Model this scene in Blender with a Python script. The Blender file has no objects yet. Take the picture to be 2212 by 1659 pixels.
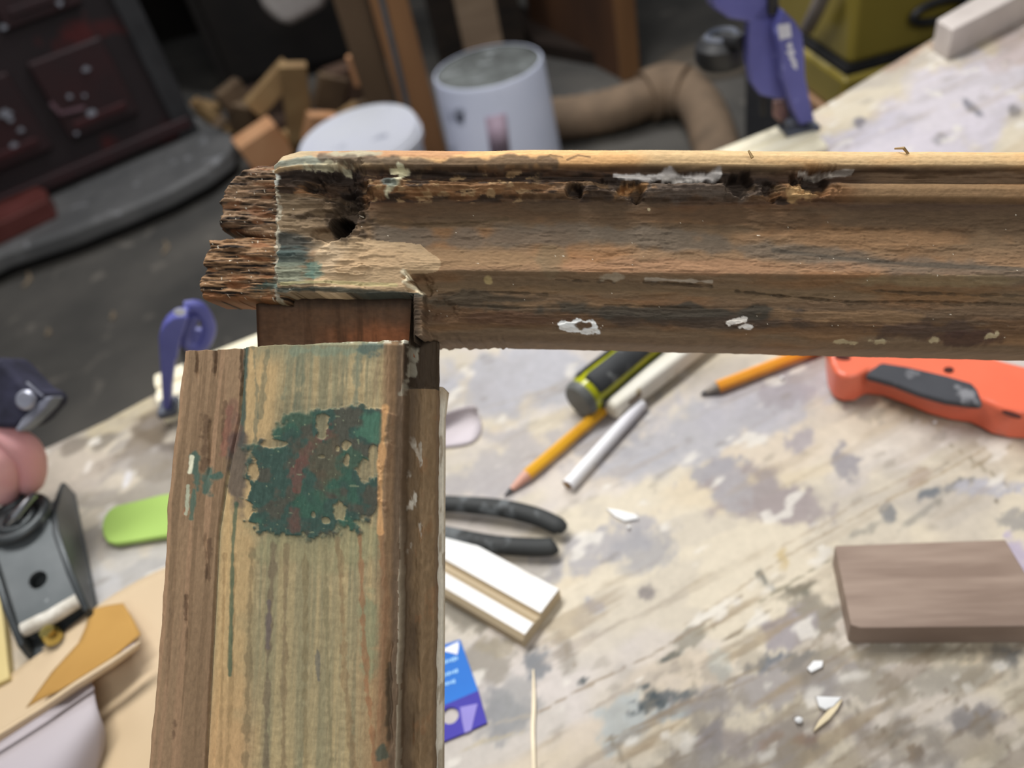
import bpy, bmesh, math, random
import numpy as np
from mathutils import Vector, Matrix
random.seed(4)
SC = bpy.context.scene
COL = SC.collection
# ------------------------------------------------------------------ camera
BENCH = 0.80
CAMZ = 1.17
PITCH = math.radians(42.0); ROLL = math.radians(14.0)
FPX = 1720.0; CX, CY = 1106.0, 829.5
F = Vector((0, math.cos(PITCH), -math.sin(PITCH)))
R0 = Vector((1, 0, 0)); U0 = Vector((0, math.sin(PITCH), math.cos(PITCH)))
R = math.cos(ROLL) * R0 - math.sin(ROLL) * U0
U = math.sin(ROLL) * R0 + math.cos(ROLL) * U0
CAM = Vector((0, 0, CAMZ))
cd = bpy.data.cameras.new('camera'); cam = bpy.data.objects.new('camera', cd); COL.objects.link(cam)
m = Matrix((R, U, -F)).transposed().to_4x4(); m.translation = CAM
cam.matrix_world = m
cd.sensor_width = 36.0; cd.lens = FPX / 2212 * 36.0
cd.clip_start = 0.01; cd.clip_end = 30
cd.dof.use_dof = True; cd.dof.focus_distance = 0.235
cd.dof.aperture_fstop = cd.lens / 3.0
SC.camera = cam
# ------------------------------------------------------------------ light, exposure
SC.view_settings.view_transform = 'Standard'; SC.view_settings.look = 'None'
SC.view_settings.gamma = 1.0; SC.view_settings.use_curve_mapping = False
SC.view_settings.exposure = 0.0
w = bpy.data.worlds.new('world'); SC.world = w; w.use_nodes = True
w.node_tree.nodes['Background'].inputs[0].default_value = (0.80, 0.88, 1.0, 1)
w.node_tree.nodes['Background'].inputs[1].default_value = 0.16
def area(name, loc, target, sx, sy, power, col):
    l = bpy.data.lights.new(name, 'AREA'); l.shape = 'RECTANGLE'; l.size = sx; l.size_y = sy
    l.energy = power; l.color = col
    o = bpy.data.objects.new(name, l); COL.objects.link(o); o.location = loc
    o.rotation_euler = (Vector(target) - Vector(loc)).to_track_quat('-Z', 'Y').to_euler()
    return o
area('ceiling_tube_light', (-0.25, 0.95, 2.35), (0.05, 0.45, 0.8), 1.1, 0.30, 31, (1.0, 0.985, 0.955))
area('fill_light_near', (0.35, -0.9, 2.3), (0.05, 0.5, 0.9), 1.2, 0.30, 13, (1.0, 0.985, 0.955))  # added unseen fill lamp, softens the shadows on the bench
area('fill_light_far', (0.2, 2.7, 2.5), (-0.1, 2.3, 0.0), 1.2, 0.30, 33, (0.97, 0.985, 1.0))  # added unseen lamp to brighten the floor and things beyond the bench

# ------------------------------------------------------------------ pixel to place
def ray(px, py):
    return F + R * ((px - CX) / FPX) - U * ((py - CY) / FPX)
def pt(px, py, z=BENCH):
    r = ray(px, py); return CAM + r * ((z - CAMZ) / r.z)
def dep(px, py, d):
    return CAM + ray(px, py) * d
def onp(px, py, P0, n):
    r = ray(px, py); return CAM + r * ((P0 - CAM).dot(n) / r.dot(n))
def B(px, py, h=0.0):
    return pt(px, py, BENCH + h)
# ------------------------------------------------------------------ colour and noise
def s2l(c):
    return c / 12.92 if c <= 0.04045 else ((c + 0.055) / 1.055) ** 2.4
def S(r, g, b, k=1.0):
    return tuple(min(0.92, s2l(x / 255.0) * k) for x in (r, g, b))
def SA(c, k=1.0):
    return np.array(S(*c, k), dtype=np.float64)
def _h(ix, iy, seed):
    h = (ix.astype(np.int64) * 374761393 + iy.astype(np.int64) * 668265263 + seed * 974711) & 0xFFFFFFFF
    h = ((h ^ (h >> 13)) * 1274126177) & 0xFFFFFFFF
    h = (h ^ (h >> 16)) & 0xFFFFFFFF
    return h.astype(np.float64) / 4294967295.0
def vn(x, y, seed=0):
    xi = np.floor(x); yi = np.floor(y); fx = x - xi; fy = y - yi
    fx = fx * fx * (3 - 2 * fx); fy = fy * fy * (3 - 2 * fy)
    a = _h(xi, yi, seed); b = _h(xi + 1, yi, seed); c = _h(xi, yi + 1, seed); d = _h(xi + 1, yi + 1, seed)
    return (a * (1 - fx) + b * fx) * (1 - fy) + (c * (1 - fx) + d * fx) * fy
def fbm(x, y, o=4, seed=0):
    x = np.asarray(x, dtype=np.float64); y = np.asarray(y, dtype=np.float64)
    t = 0.0; a = 1.0; n = 0.0
    for i in range(o):
        t = t + a * vn(x * 2 ** i + 17.3 * i, y * 2 ** i - 9.1 * i, seed + i * 13); n += a; a *= 0.5
    return t / n
def sst(a, b, x):
    t = np.clip((x - a) / (b - a), 0, 1); return t * t * (3 - 2 * t)
def mixc(C, col, m):
    m = np.clip(m, 0, 1)[..., None]; return C * (1 - m) + np.asarray(col) * m
def blobm(X, Y, cx, cy, rx, ry, ang=0, soft=.3, nz=.5, ns=.04, seed=1, st=(1, 1)):
    a = math.radians(ang); dx = X - cx; dy = Y - cy
    xx = dx * math.cos(a) + dy * math.sin(a); yy = -dx * math.sin(a) + dy * math.cos(a)
    r = np.sqrt((xx / rx) ** 2 + (yy / ry) ** 2)
    near = r < 2.2
    out = np.zeros_like(r)
    if near.any():
        n = fbm(X[near] * ns * st[0], Y[near] * ns * st[1], 4, seed)
        out[near] = 1 - sst(1 - soft, 1 + soft, r[near] + nz * (n - .5) * 2)
    return out
def blob(C, X, Y, cx, cy, rx, ry, col, s=1.0, **k):
    return mixc(C, col, blobm(X, Y, cx, cy, rx, ry, **k) * s)
def pdist(X, Y, pts):
    d = np.full(X.shape, 1e9)
    for (x0, y0), (x1, y1) in zip(pts[:-1], pts[1:]):
        L = (x1 - x0) ** 2 + (y1 - y0) ** 2
        t = np.clip(((X - x0) * (x1 - x0) + (Y - y0) * (y1 - y0)) / L, 0, 1)
        d = np.minimum(d, np.hypot(X - x0 - t * (x1 - x0), Y - y0 - t * (y1 - y0)))
    return d
def stroke(C, X, Y, pts, wd, col, s=1.0, nz=.4, ns=.08, seed=3, soft=.5):
    d = pdist(X, Y, pts) / wd
    near = d < 3
    mm = np.zeros_like(d)
    if near.any():
        n = fbm(X[near] * ns, Y[near] * ns, 3, seed)
        mm[near] = 1 - sst(1 - soft, 1 + soft, d[near] + nz * (n - .5) * 2)
    return mixc(C, col, mm * s)
def inpoly(X, Y, poly):
    c = np.zeros(X.shape, bool); n = len(poly)
    for i in range(n):
        x0, y0 = poly[i]; x1, y1 = poly[(i + 1) % n]
        if y0 == y1: continue
        k = ((y0 > Y) != (y1 > Y)) & (X < (x1 - x0) * (Y - y0) / (y1 - y0) + x0)
        c ^= k
    return c
# ------------------------------------------------------------------ materials
MATS = {}
def new_mat(name):
    mt = bpy.data.materials.new(name); mt.use_nodes = True
    return mt, mt.node_tree.nodes, mt.node_tree.links, mt.node_tree.nodes['Principled BSDF']
def mk(name, c1, c2=None, scale=20, stretch=(1, 1, 1), rough=.6, bump=.15, detail=6, metal=0, contrast=(.35, .65), spec=.4, dirt=None, dscale=60, trans=0, coat=0):
    if name in MATS: return MATS[name]
    mt, N, L, b = new_mat(name)
    b.inputs['Roughness'].default_value = rough; b.inputs['Metallic'].default_value = metal
    b.inputs['Specular IOR Level'].default_value = spec
    b.inputs['Coat Weight'].default_value = coat
    if trans: b.inputs['Transmission Weight'].default_value = trans
    c2 = c2 or tuple(x * .8 for x in c1)
    tc = N.new('ShaderNodeTexCoord'); mp = N.new('ShaderNodeMapping'); mp.inputs['Scale'].default_value = stretch
    L.new(tc.outputs['Object'], mp.inputs['Vector'])
    nz = N.new('ShaderNodeTexNoise'); nz.inputs['Scale'].default_value = scale; nz.inputs['Detail'].default_value = detail
    L.new(mp.outputs[0], nz.inputs['Vector'])
    cr = N.new('ShaderNodeValToRGB'); cr.color_ramp.elements[0].position = contrast[0]; cr.color_ramp.elements[1].position = contrast[1]
    cr.color_ramp.elements[0].color = (*c1, 1); cr.color_ramp.elements[1].color = (*c2, 1)
    L.new(nz.outputs[0], cr.inputs[0]); src = cr.outputs[0]
    if dirt:
        n2 = N.new('ShaderNodeTexNoise'); n2.inputs['Scale'].default_value = dscale; n2.inputs['Detail'].default_value = 5
        L.new(tc.outputs['Object'], n2.inputs['Vector'])
        r2 = N.new('ShaderNodeValToRGB'); r2.color_ramp.elements[0].position = dirt[1]; r2.color_ramp.elements[1].position = min(1, dirt[1] + .08)
        L.new(n2.outputs[0], r2.inputs[0])
        mx = N.new('ShaderNodeMix'); mx.data_type = 'RGBA'; L.new(r2.outputs[0], mx.inputs[0]); L.new(src, mx.inputs[6])
        mx.inputs[7].default_value = (*dirt[0], 1); src = mx.outputs[2]
    L.new(src, b.inputs['Base Color'])
    if bump:
        bp = N.new('ShaderNodeBump'); bp.inputs['Strength'].default_value = bump; bp.inputs['Distance'].default_value = .002
        L.new(nz.outputs[0], bp.inputs['Height']); L.new(bp.outputs[0], b.inputs['Normal'])
    MATS[name] = mt; return mt
def mk_painted(name, rough=.7, amp=.35, sc=(6, 90), bump=.35, dist=.0006, spec=.25, obj=False, oscale=300):
    """albedo from the per-point surface colour, multiplied by fine grain"""
    mt, N, L, b = new_mat(name)
    b.inputs['Roughness'].default_value = rough; b.inputs['Specular IOR Level'].default_value = spec
    at = N.new('ShaderNodeAttribute'); at.attribute_name = 'Col'
    tc = N.new('ShaderNodeTexCoord'); mp = N.new('ShaderNodeMapping'); mp.inputs['Scale'].default_value = (sc[0], sc[1], 1)
    L.new(tc.outputs['Object' if obj else 'UV'], mp.inputs[0])
    if obj: mp.inputs['Scale'].default_value = (1, 1, 1)
    nz = N.new('ShaderNodeTexNoise'); nz.inputs['Scale'].default_value = oscale if obj else 1.0; nz.inputs['Detail'].default_value = 8; nz.inputs['Roughness'].default_value = .65
    L.new(mp.outputs[0], nz.inputs['Vector'])
    mr = N.new('ShaderNodeMapRange'); mr.inputs['From Min'].default_value = .25; mr.inputs['From Max'].default_value = .75
    mr.inputs['To Min'].default_value = 1 - amp; mr.inputs['To Max'].default_value = 1 + amp
    L.new(nz.outputs[0], mr.inputs['Value'])
    vm = N.new('ShaderNodeVectorMath'); vm.operation = 'SCALE'; L.new(at.outputs['Color'], vm.inputs[0]); L.new(mr.outputs[0], vm.inputs['Scale'])
    L.new(vm.outputs[0], b.inputs['Base Color'])
    bp = N.new('ShaderNodeBump'); bp.inputs['Strength'].default_value = bump; bp.inputs['Distance'].default_value = dist
    L.new(nz.outputs[0], bp.inputs['Height']); L.new(bp.outputs[0], b.inputs['Normal'])
    return mt
# ------------------------------------------------------------------ objects
def prop(o, label=None, cat=None, group=None, kind=None):
    if label: o['label'] = label
    if cat: o['category'] = cat
    if group: o['group'] = group
    if kind: o['kind'] = kind
    return o
ORG = {}
def thing(name, loc, label, cat, group=None):
    o = bpy.data.objects.new(name, None); COL.objects.link(o); o.location = loc; o.empty_display_size = .02
    ORG[o] = Vector(loc); return prop(o, label, cat, group)
def link_mesh(name, me, mats, parent=None, org=None):
    o = bpy.data.objects.new(name, me); COL.objects.link(o)
    for mt in (mats if isinstance(mats, (list, tuple)) else [mats]): me.materials.append(mt)
    if parent is not None:
        o.parent = parent; ORG[o] = ORG[parent]
    else:
        o.location = org; ORG[o] = Vector(org)
    return o
class MB:
    def __init__(s): s.v = []; s.f = []; s.mi = []; s.cur = 0
    def add(s, vs, fs):
        k = len(s.v); s.v += [Vector(v) for v in vs]
        for f in fs: s.f.append([i + k for i in f]); s.mi.append(s.cur)
        return s
    def hexa(s, a):   # 8 pts: bottom 4 then top 4
        return s.add(a, [(3, 2, 1, 0), (4, 5, 6, 7), (0, 1, 5, 4), (1, 2, 6, 5), (2, 3, 7, 6), (3, 0, 4, 7)])
    def box(s, c, d, ax=None):
        ax = ax or (Vector((1, 0, 0)), Vector((0, 1, 0)), Vector((0, 0, 1))); c = Vector(c); o = []
        for z in (-.5, .5):
            for x, y in ((-.5, -.5), (.5, -.5), (.5, .5), (-.5, .5)):
                o.append(c + ax[0] * d[0] * x + ax[1] * d[1] * y + ax[2] * d[2] * z)
        return s.hexa(o)
    def prism(s, poly, vec):
        n = len(poly); p = [Vector(q) for q in poly]; vec = Vector(vec)
        nrm = Vector((0, 0, 0))
        for i in range(n): nrm += (p[i] - p[0]).cross(p[(i + 1) % n] - p[0])
        if nrm.dot(vec) < 0: p.reverse()
        return s.add(p + [q + vec for q in p], [tuple(reversed(range(n))), tuple(range(n, 2 * n))] + [(i, (i + 1) % n, n + (i + 1) % n, n + i) for i in range(n)])
    def tube(s, path, rad, n=14, cap=True, flat=1.0, up=None):
        path = [Vector(p) for p in path]; k = len(path)
        if not isinstance(rad, (list, tuple)): rad = [rad] * k
        rings = []; t0 = None; a = None
        for i in range(k):
            t = (path[min(i + 1, k - 1)] - path[max(i - 1, 0)]).normalized()
            if a is None:
                a = Vector(up) if up else (Vector((0, 0, 1)) if abs(t.z) < .9 else Vector((1, 0, 0)))
            a = (a - t * a.dot(t)).normalized(); b = t.cross(a)
            rings.append([path[i] + (a * math.cos(2 * math.pi * j / n) * flat + b * math.sin(2 * math.pi * j / n)) * rad[i] for j in range(n)])
        vs = [q for r_ in rings for q in r_]; fs = []
        for i in range(k - 1):
            for j in range(n):
                fs.append((i * n + j, i * n + (j + 1) % n, (i + 1) * n + (j + 1) % n, (i + 1) * n + j))
        if cap: fs.append(tuple(reversed(range(n)))); fs.append(tuple(range((k - 1) * n, k * n)))
        return s.add(vs, fs)
    def ball(s, c, r, n=12, sc=(1, 1, 1)):
        c = Vector(c); path = []; rad = []
        vs = []; fs = []
        for i in range(n + 1):
            th = math.pi * i / n
            for j in range(2 * n):
                ph = math.pi * j / n
                vs.append(c + Vector((math.sin(th) * math.cos(ph) * r * sc[0], math.sin(th) * math.sin(ph) * r * sc[1], math.cos(th) * r * sc[2])))
        for i in range(n):
            for j in range(2 * n):
                fs.append((i * 2 * n + j, (i + 1) * 2 * n + j, (i + 1) * 2 * n + (j + 1) % (2 * n), i * 2 * n + (j + 1) % (2 * n)))
        return s.add(vs, fs)
    def lathe(s, base, prof, n=40, axis=(0, 0, 1), ang=None):
        base = Vector(base); ax = Vector(axis).normalized()
        a = (Vector((1, 0, 0)) if abs(ax.x) < .9 else Vector((0, 1, 0))); a = (a - ax * a.dot(ax)).normalized(); b = ax.cross(a)
        vs = []; fs = []
        for (r_, h) in prof:
            for j in range(n):
                t = 2 * math.pi * j / n; vs.append(base + ax * h + (a * math.cos(t) + b * math.sin(t)) * r_)
        for i in range(len(prof) - 1):
            for j in range(n):
                fs.append((i * n + j, i * n + (j + 1) % n, (i + 1) * n + (j + 1) % n, (i + 1) * n + j))
        return s.add(vs, fs)
    def make(s, name, mats, parent=None, org=None, smooth=False, bevel=0, seg=3, solid=0, subd=0, auto=True):
        if parent is None and org is None:
            xs = [v.x for v in s.v]; ys = [v.y for v in s.v]; zs = [v.z for v in s.v]
            org = Vector(((min(xs) + max(xs)) / 2, (min(ys) + max(ys)) / 2, min(zs)))
        o_ = ORG[parent] if parent is not None else Vector(org)
        me = bpy.data.meshes.new(name)
        me.from_pydata([tuple(v - o_) for v in s.v], [], s.f); me.update()
        me.polygons.foreach_set('material_index', s.mi)
        bm = bmesh.new(); bm.from_mesh(me); bmesh.ops.remove_doubles(bm, verts=bm.verts, dist=1e-6); bmesh.ops.recalc_face_normals(bm, faces=bm.faces); bm.to_mesh(me); bm.free()
        if smooth:
            for p in me.polygons: p.use_smooth = True
        o = link_mesh(name, me, mats, parent, org)
        if solid:
            md = o.modifiers.new('solid', 'SOLIDIFY'); md.thickness = solid; md.offset = 0
        if bevel:
            md = o.modifiers.new('bevel', 'BEVEL'); md.width = bevel; md.segments = seg; md.limit_method = 'ANGLE'; md.angle_limit = math.radians(35)
            if not smooth:
                for p in me.polygons: p.use_smooth = True
                try: md.harden_normals = True
                except Exception: pass
        if subd:
            md = o.modifiers.new('sub', 'SUBSURF'); md.levels = subd; md.render_levels = subd
        if smooth and auto:
            try: me.set_sharp_from_angle(angle=math.radians(40))
            except Exception: pass
        return o
def npmesh(name, V, faces, col=None, uv=None, mats=None, parent=None, org=None, smooth=True):
    o_ = ORG[parent] if parent is not None else Vector(org)
    me = bpy.data.meshes.new(name); V = V - np.array(o_)
    nf = len(faces)
    me.vertices.add(len(V)); me.vertices.foreach_set('co', V.astype(np.float32).ravel())
    me.loops.add(nf * 4); me.loops.foreach_set('vertex_index', faces.astype(np.int32).ravel())
    me.polygons.add(nf); me.polygons.foreach_set('loop_start', np.arange(0, nf * 4, 4, dtype=np.int32))
    me.update(calc_edges=True)
    me.polygons.foreach_set('use_smooth', np.full(nf, smooth))
    if col is not None:
        a = me.attributes.new('Col', 'FLOAT_COLOR', 'POINT')
        a.data.foreach_set('color', np.concatenate([np.clip(col, 0, .95), np.ones((len(col), 1))], 1).astype(np.float32).ravel())
    if uv is not None:
        l = me.uv_layers.new(name='UVMap'); l.data.foreach_set('uv', uv[faces.ravel()].astype(np.float32).ravel())
    me.validate()
    return link_mesh(name, me, mats, parent, org)
def solidfield(name, xs, ys, mask, warp, hfun, cfun, back, P, mats, parent, uvs=.001, uvrot=False, rnd=None):
    """carved board: front relief over grid xs*ys where mask holds, closed by side walls and a back"""
    X, Y = np.meshgrid(xs, ys); ok = mask(X, Y)              # per node
    face = ok[:-1, :-1] & ok[1:, :-1] & ok[:-1, 1:] & ok[1:, 1:]
    PX, PY = warp(X, Y)
    H = hfun(PX, PY, X, Y)
    if rnd is not None:                                     # ease the outer edges
        inner = ok.copy(); dist = np.zeros(ok.shape)
        for i in range(rnd[0]):
            e = inner.copy(); e[1:, :] &= inner[:-1, :]; e[:-1, :] &= inner[1:, :]; e[:, 1:] &= inner[:, :-1]; e[:, :-1] &= inner[:, 1:]
            e[0, :] = e[-1, :] = False; e[:, 0] = e[:, -1] = False
            dist += e; inner = e
        t = 1 - dist / rnd[0]; H = H - rnd[1] * (1 - np.sqrt(np.clip(1 - t * t, 0, 1)))
    C = cfun(PX, PY, X, Y)
    ny, nx = X.shape; idx = np.arange(ny * nx).reshape(ny, nx)
    f = np.stack([idx[:-1, :-1], idx[1:, :-1], idx[1:, 1:], idx[:-1, 1:]], -1)[face]
    front = P(PX.ravel(), PY.ravel(), H.ravel()); bk = P(PX.ravel(), PY.ravel(), np.full(H.size, back))
    off = ny * nx
    fb = f[:, ::-1] + off
    # boundary edges
    e = np.concatenate([f[:, [0, 1]], f[:, [1, 2]], f[:, [2, 3]], f[:, [3, 0]]])
    key = e[:, 0].astype(np.int64) * off * 2 + e[:, 1]; rkey = e[:, 1].astype(np.int64) * off * 2 + e[:, 0]
    bd = e[~np.isin(key, rkey)]
    w_ = np.stack([bd[:, 1], bd[:, 0], bd[:, 0] + off, bd[:, 1] + off], -1)
    # separate copies of the rim so its edge stays crisp
    V = np.concatenate([front, bk]); Fa = np.concatenate([f, fb, w_])
    Cc = np.concatenate([C.reshape(-1, 3), C.reshape(-1, 3) * 1.0])
    UV = np.stack([PX.ravel(), PY.ravel()], -1) * uvs
    if uvrot: UV = UV[:, ::-1]
    UV = np.concatenate([UV, UV + .013])
    used = np.unique(Fa.ravel()); re = np.full(off * 2, -1); re[used] = np.arange(len(used))
    return npmesh(name, V[used], re[Fa], Cc[used], UV[used], mats, parent)
# ------------------------------------------------------------------ the sash's own plane
def invd(px, py): return 4.167 * (1 + (py - 750) * .00004 + (px - 900) * .00003)
_r = np.array(R); _u = np.array(U); _f = np.array(F); _c = np.array(CAM)
def sash_pts(px, py):
    px = np.asarray(px, float); py = np.asarray(py, float)
    r = _f[None] + ((px - CX) / FPX)[:, None] * _r[None] - ((py - CY) / FPX)[:, None] * _u[None]
    return _c[None] + r / invd(px, py)[:, None]
_q = sash_pts([600, 1600, 600], [500, 500, 1500])
_n = np.cross(_q[1] - _q[0], _q[2] - _q[0]); _n /= np.linalg.norm(_n)
if np.dot(_n, _c - _q[0]) < 0: _n = -_n
def SP(px, py, hmm):
    return sash_pts(px, py) + (np.asarray(hmm) * .001)[:, None] * _n[None]
KS = 1.36     # photo tone to wood albedo
def W(*c, k=None):
    a = SA(c, KS if k is None else k); l = a @ np.array([.3, .6, .1]); return a * .94 + l * .06
# ================================================================== SASH
sash_org = Vector(sash_pts([650], [2400])[0])
sash = thing('window_sash', sash_org, 'weathered old wooden window sash corner with flaking green paint, held up over the bench', 'window sash')
M_SASH_H = mk_painted('sash_wood_rail', rough=.8, amp=.22, sc=(40, 150), bump=.3, dist=.0004)
M_SASH_V = mk_painted('sash_wood_stile', rough=.75, amp=.18, sc=(60, 130), bump=.25, dist=.0003)
# --- top rail
RV = [320, 324, 331, 341, 352, 361, 367, 375, 384, 391, 399, 413, 421, 428, 440, 480, 540, 575, 583, 592, 604, 640, 690, 715, 735, 750]
RH = [-8, -5, -2.6, -1.2, -.5, -.5, -3.6, -5.2, -4.2, -1.4, -.9, -1.3, -3.9, -4.2, -4.5, -5.0, -4.4, -3.6, -3.5, -4.8, -6, -6.8, -8.2, -9.6, -12, -16]
RC = [(318, (196, 168, 124)), (340, (186, 156, 112)), (359, (176, 146, 104)), (366, (84, 66, 50)), (372, (64, 50, 40)), (384, (62, 48, 38)), (392, (104, 82, 58)),  # groove, ledge and face tones keep some shade along with real dirt
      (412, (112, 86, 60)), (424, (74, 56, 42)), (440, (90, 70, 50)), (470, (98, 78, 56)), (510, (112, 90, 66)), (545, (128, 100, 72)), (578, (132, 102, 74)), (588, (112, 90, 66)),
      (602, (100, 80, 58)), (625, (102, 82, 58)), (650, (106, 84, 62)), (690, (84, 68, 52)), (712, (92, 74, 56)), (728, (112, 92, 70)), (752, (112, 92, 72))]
def ramp(v, table):
    ks = [k for k, _ in table]; A = np.array([W(*c) for _, c in table])
    return np.stack([np.interp(v, ks, A[:, i]) for i in range(3)], -1)
def tear(v): return 866 + np.clip((v - 583), 0, 60) * .72
def rail_warp(X, Y):
    wt = (fbm(X * .006, 0 * X, 3, 5) - .5) * 5 + np.interp(X, [585, 600, 640, 900, 960, 1400, 2212, 2400], [20, 2, -11, -13, -12, -13, -10, -9])
    wb = -31 + (X - 950).clip(0) * .023 + (fbm(X * .02, 0 * X, 3, 8) - .5) * 3 + 0 * X
    lip = (fbm(X * .03, 0 * X, 3, 9) - .5) * 6 - 13
    f_t = np.clip((400 - Y) / 80, 0, 1); f_b = np.clip((Y - 560) / 190, 0, 1)
    f_l = np.clip((Y - 560) / 80, 0, 1) * (X < 900) * np.interp(X, [590, 900], [1, 1])
    dy = wt * f_t + np.where(X < 890, lip * f_l, wb * f_b) + np.where(X >= 890, (X - 950).clip(0) * .009 * np.clip((Y - 360) / 60, 0, 1) * (1 - f_b), 0)
    dy = dy + (fbm(X * .07, 0 * X, 2, 18) - .5) * np.where(X < 1080, 20, 1.5) * np.clip((Y - 736) / 14, 0, 1) * (X >= 890)
    dx = (fbm(Y * .045, 0 * Y, 3, 6) - .5) * 14 * np.clip((640 - X) / 50, 0, 1)
    return X + dx, Y + dy
def rail_mask(X, Y):
    return (X >= 588) & ((Y <= 642) | (X >= 889)) & (Y <= 750)
def rail_h(PX, PY, X, Y):
    H = np.interp(Y, RV, RH)
    fib = fbm(X * .012, Y * .35, 4, 21) - .5; gr = fbm(X * .05, Y * .12, 4, 22) - .5; big = fbm(X * .012, Y * .03, 3, 23) - .5
    # left block: no groove, a ragged face around the peg hole
    L = 1 - sst(730, 830, X + gr * 60)
    flat = np.interp(Y, [320, 326, 345, 362, 380, 430, 500, 640], [-7, -4, -1.4, -1.5, -3.2, -4.2, -3.2, -3.0])
    H = H * (1 - L) + flat * L
    plate = sst(6, 0, (X - tear(Y) - gr * 14) / np.where(Y < 584, 14, 1)) * sst(505, 575, Y)
    H = H * (1 - plate) + np.where(plate > 0, -3.1, H) * plate
    # broken ridge under the bead
    rg = sst(372, 388, Y) * (1 - sst(418, 430, Y)) * (1 - sst(1760, 1850, X))
    H += rg * (gr * 2.2 + fib * 2.6 + big * 3)
    tp = sst(356, 366, Y) * (1 - sst(380, 392, Y)); H += tp * (fib * 2.5)
    for (cx, cy, rx, ry, d) in ((1243, 404, 16, 11, 7), (1372, 402, 24, 16, 5), (1600, 392, 30, 20, 5), (1665, 402, 18, 16, 4), (1765, 388, 36, 18, 5), (1490, 384, 60, 7, 3), (1330, 392, 40, 9, 3),
                            (735, 395, 50, 34, 4.5), (745, 440, 26, 34, 4), (690, 455, 30, 8, 2), (668, 395, 16, 10, 3), (905, 620, 28, 22, 2.5), (950, 680, 30, 20, 1.5), (700, 500, 26, 14, 3)):
        H -= blobm(X, Y, cx, cy, rx, ry, soft=.5, nz=.9, ns=.05, seed=31 + cx) * d
    H -= blobm(X, Y, 731, 482, 25, 23, soft=.12, nz=.25, ns=.08, seed=7) * 17
    # checks along the grain
    for pts, wd, d in (([(1200, 600), (1300, 600), (1330, 604)], 3, 1.2), ([(1395, 602), (1470, 606), (1545, 610)], 4, 2), ([(1600, 622), (1720, 634), (1850, 644), (2000, 640), (2212, 642)], 3.2, 1.6),
                       ([(1900, 616), (2000, 620), (2212, 622)], 2.6, 1), ([(1000, 590), (1120, 596), (1230, 594)], 2, .8), ([(940, 640), (1060, 632), (1180, 636)], 2.4, .8), ([(960, 665), (1100, 672), (1220, 668)], 3, 1),
                       ([(1310, 660), (1500, 664), (1640, 660)], 2.4, .8), ([(1560, 438), (1760, 440)], 3, .8), ([(780, 478), (900, 476), (1050, 470)], 3, .8)):
        dd = pdist(X, Y, pts) + (fbm(X * .03, Y * .03, 3, 40) - .5) * 5; H -= .55 * d * (1 - sst(0, wd * 1.6, np.abs(dd) * (1 + 2 * fbm(X * .05, Y * .2, 2, 41))))
    stp = fbm(X * .012, Y * .07, 4, 27); H += (sst(.50, .53, stp) + sst(.60, .62, stp)) * np.where(L > .5, .35, .16) * (Y > 425)
    H += fib * np.where(L > .5, .5, .14) + (fbm(X * .15, Y * .3, 3, 24) - .5) * .22
    H += (fbm(X * .02, Y * .25, 3, 25) - .5) * .5 * sst(640, 670, Y)
    chip = blobm(X, Y, 855, 382, 26, 12, nz=.6, seed=77) * 1.6; H += chip
    for cx, cy, rx, ry in ((1254, 714, 48, 13), (1600, 700, 20, 6), (1625, 706, 22, 6)): H += blobm(X, Y, cx, cy, rx, ry, soft=.15, nz=.7, ns=.07, seed=51) * .5
    return H
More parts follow.
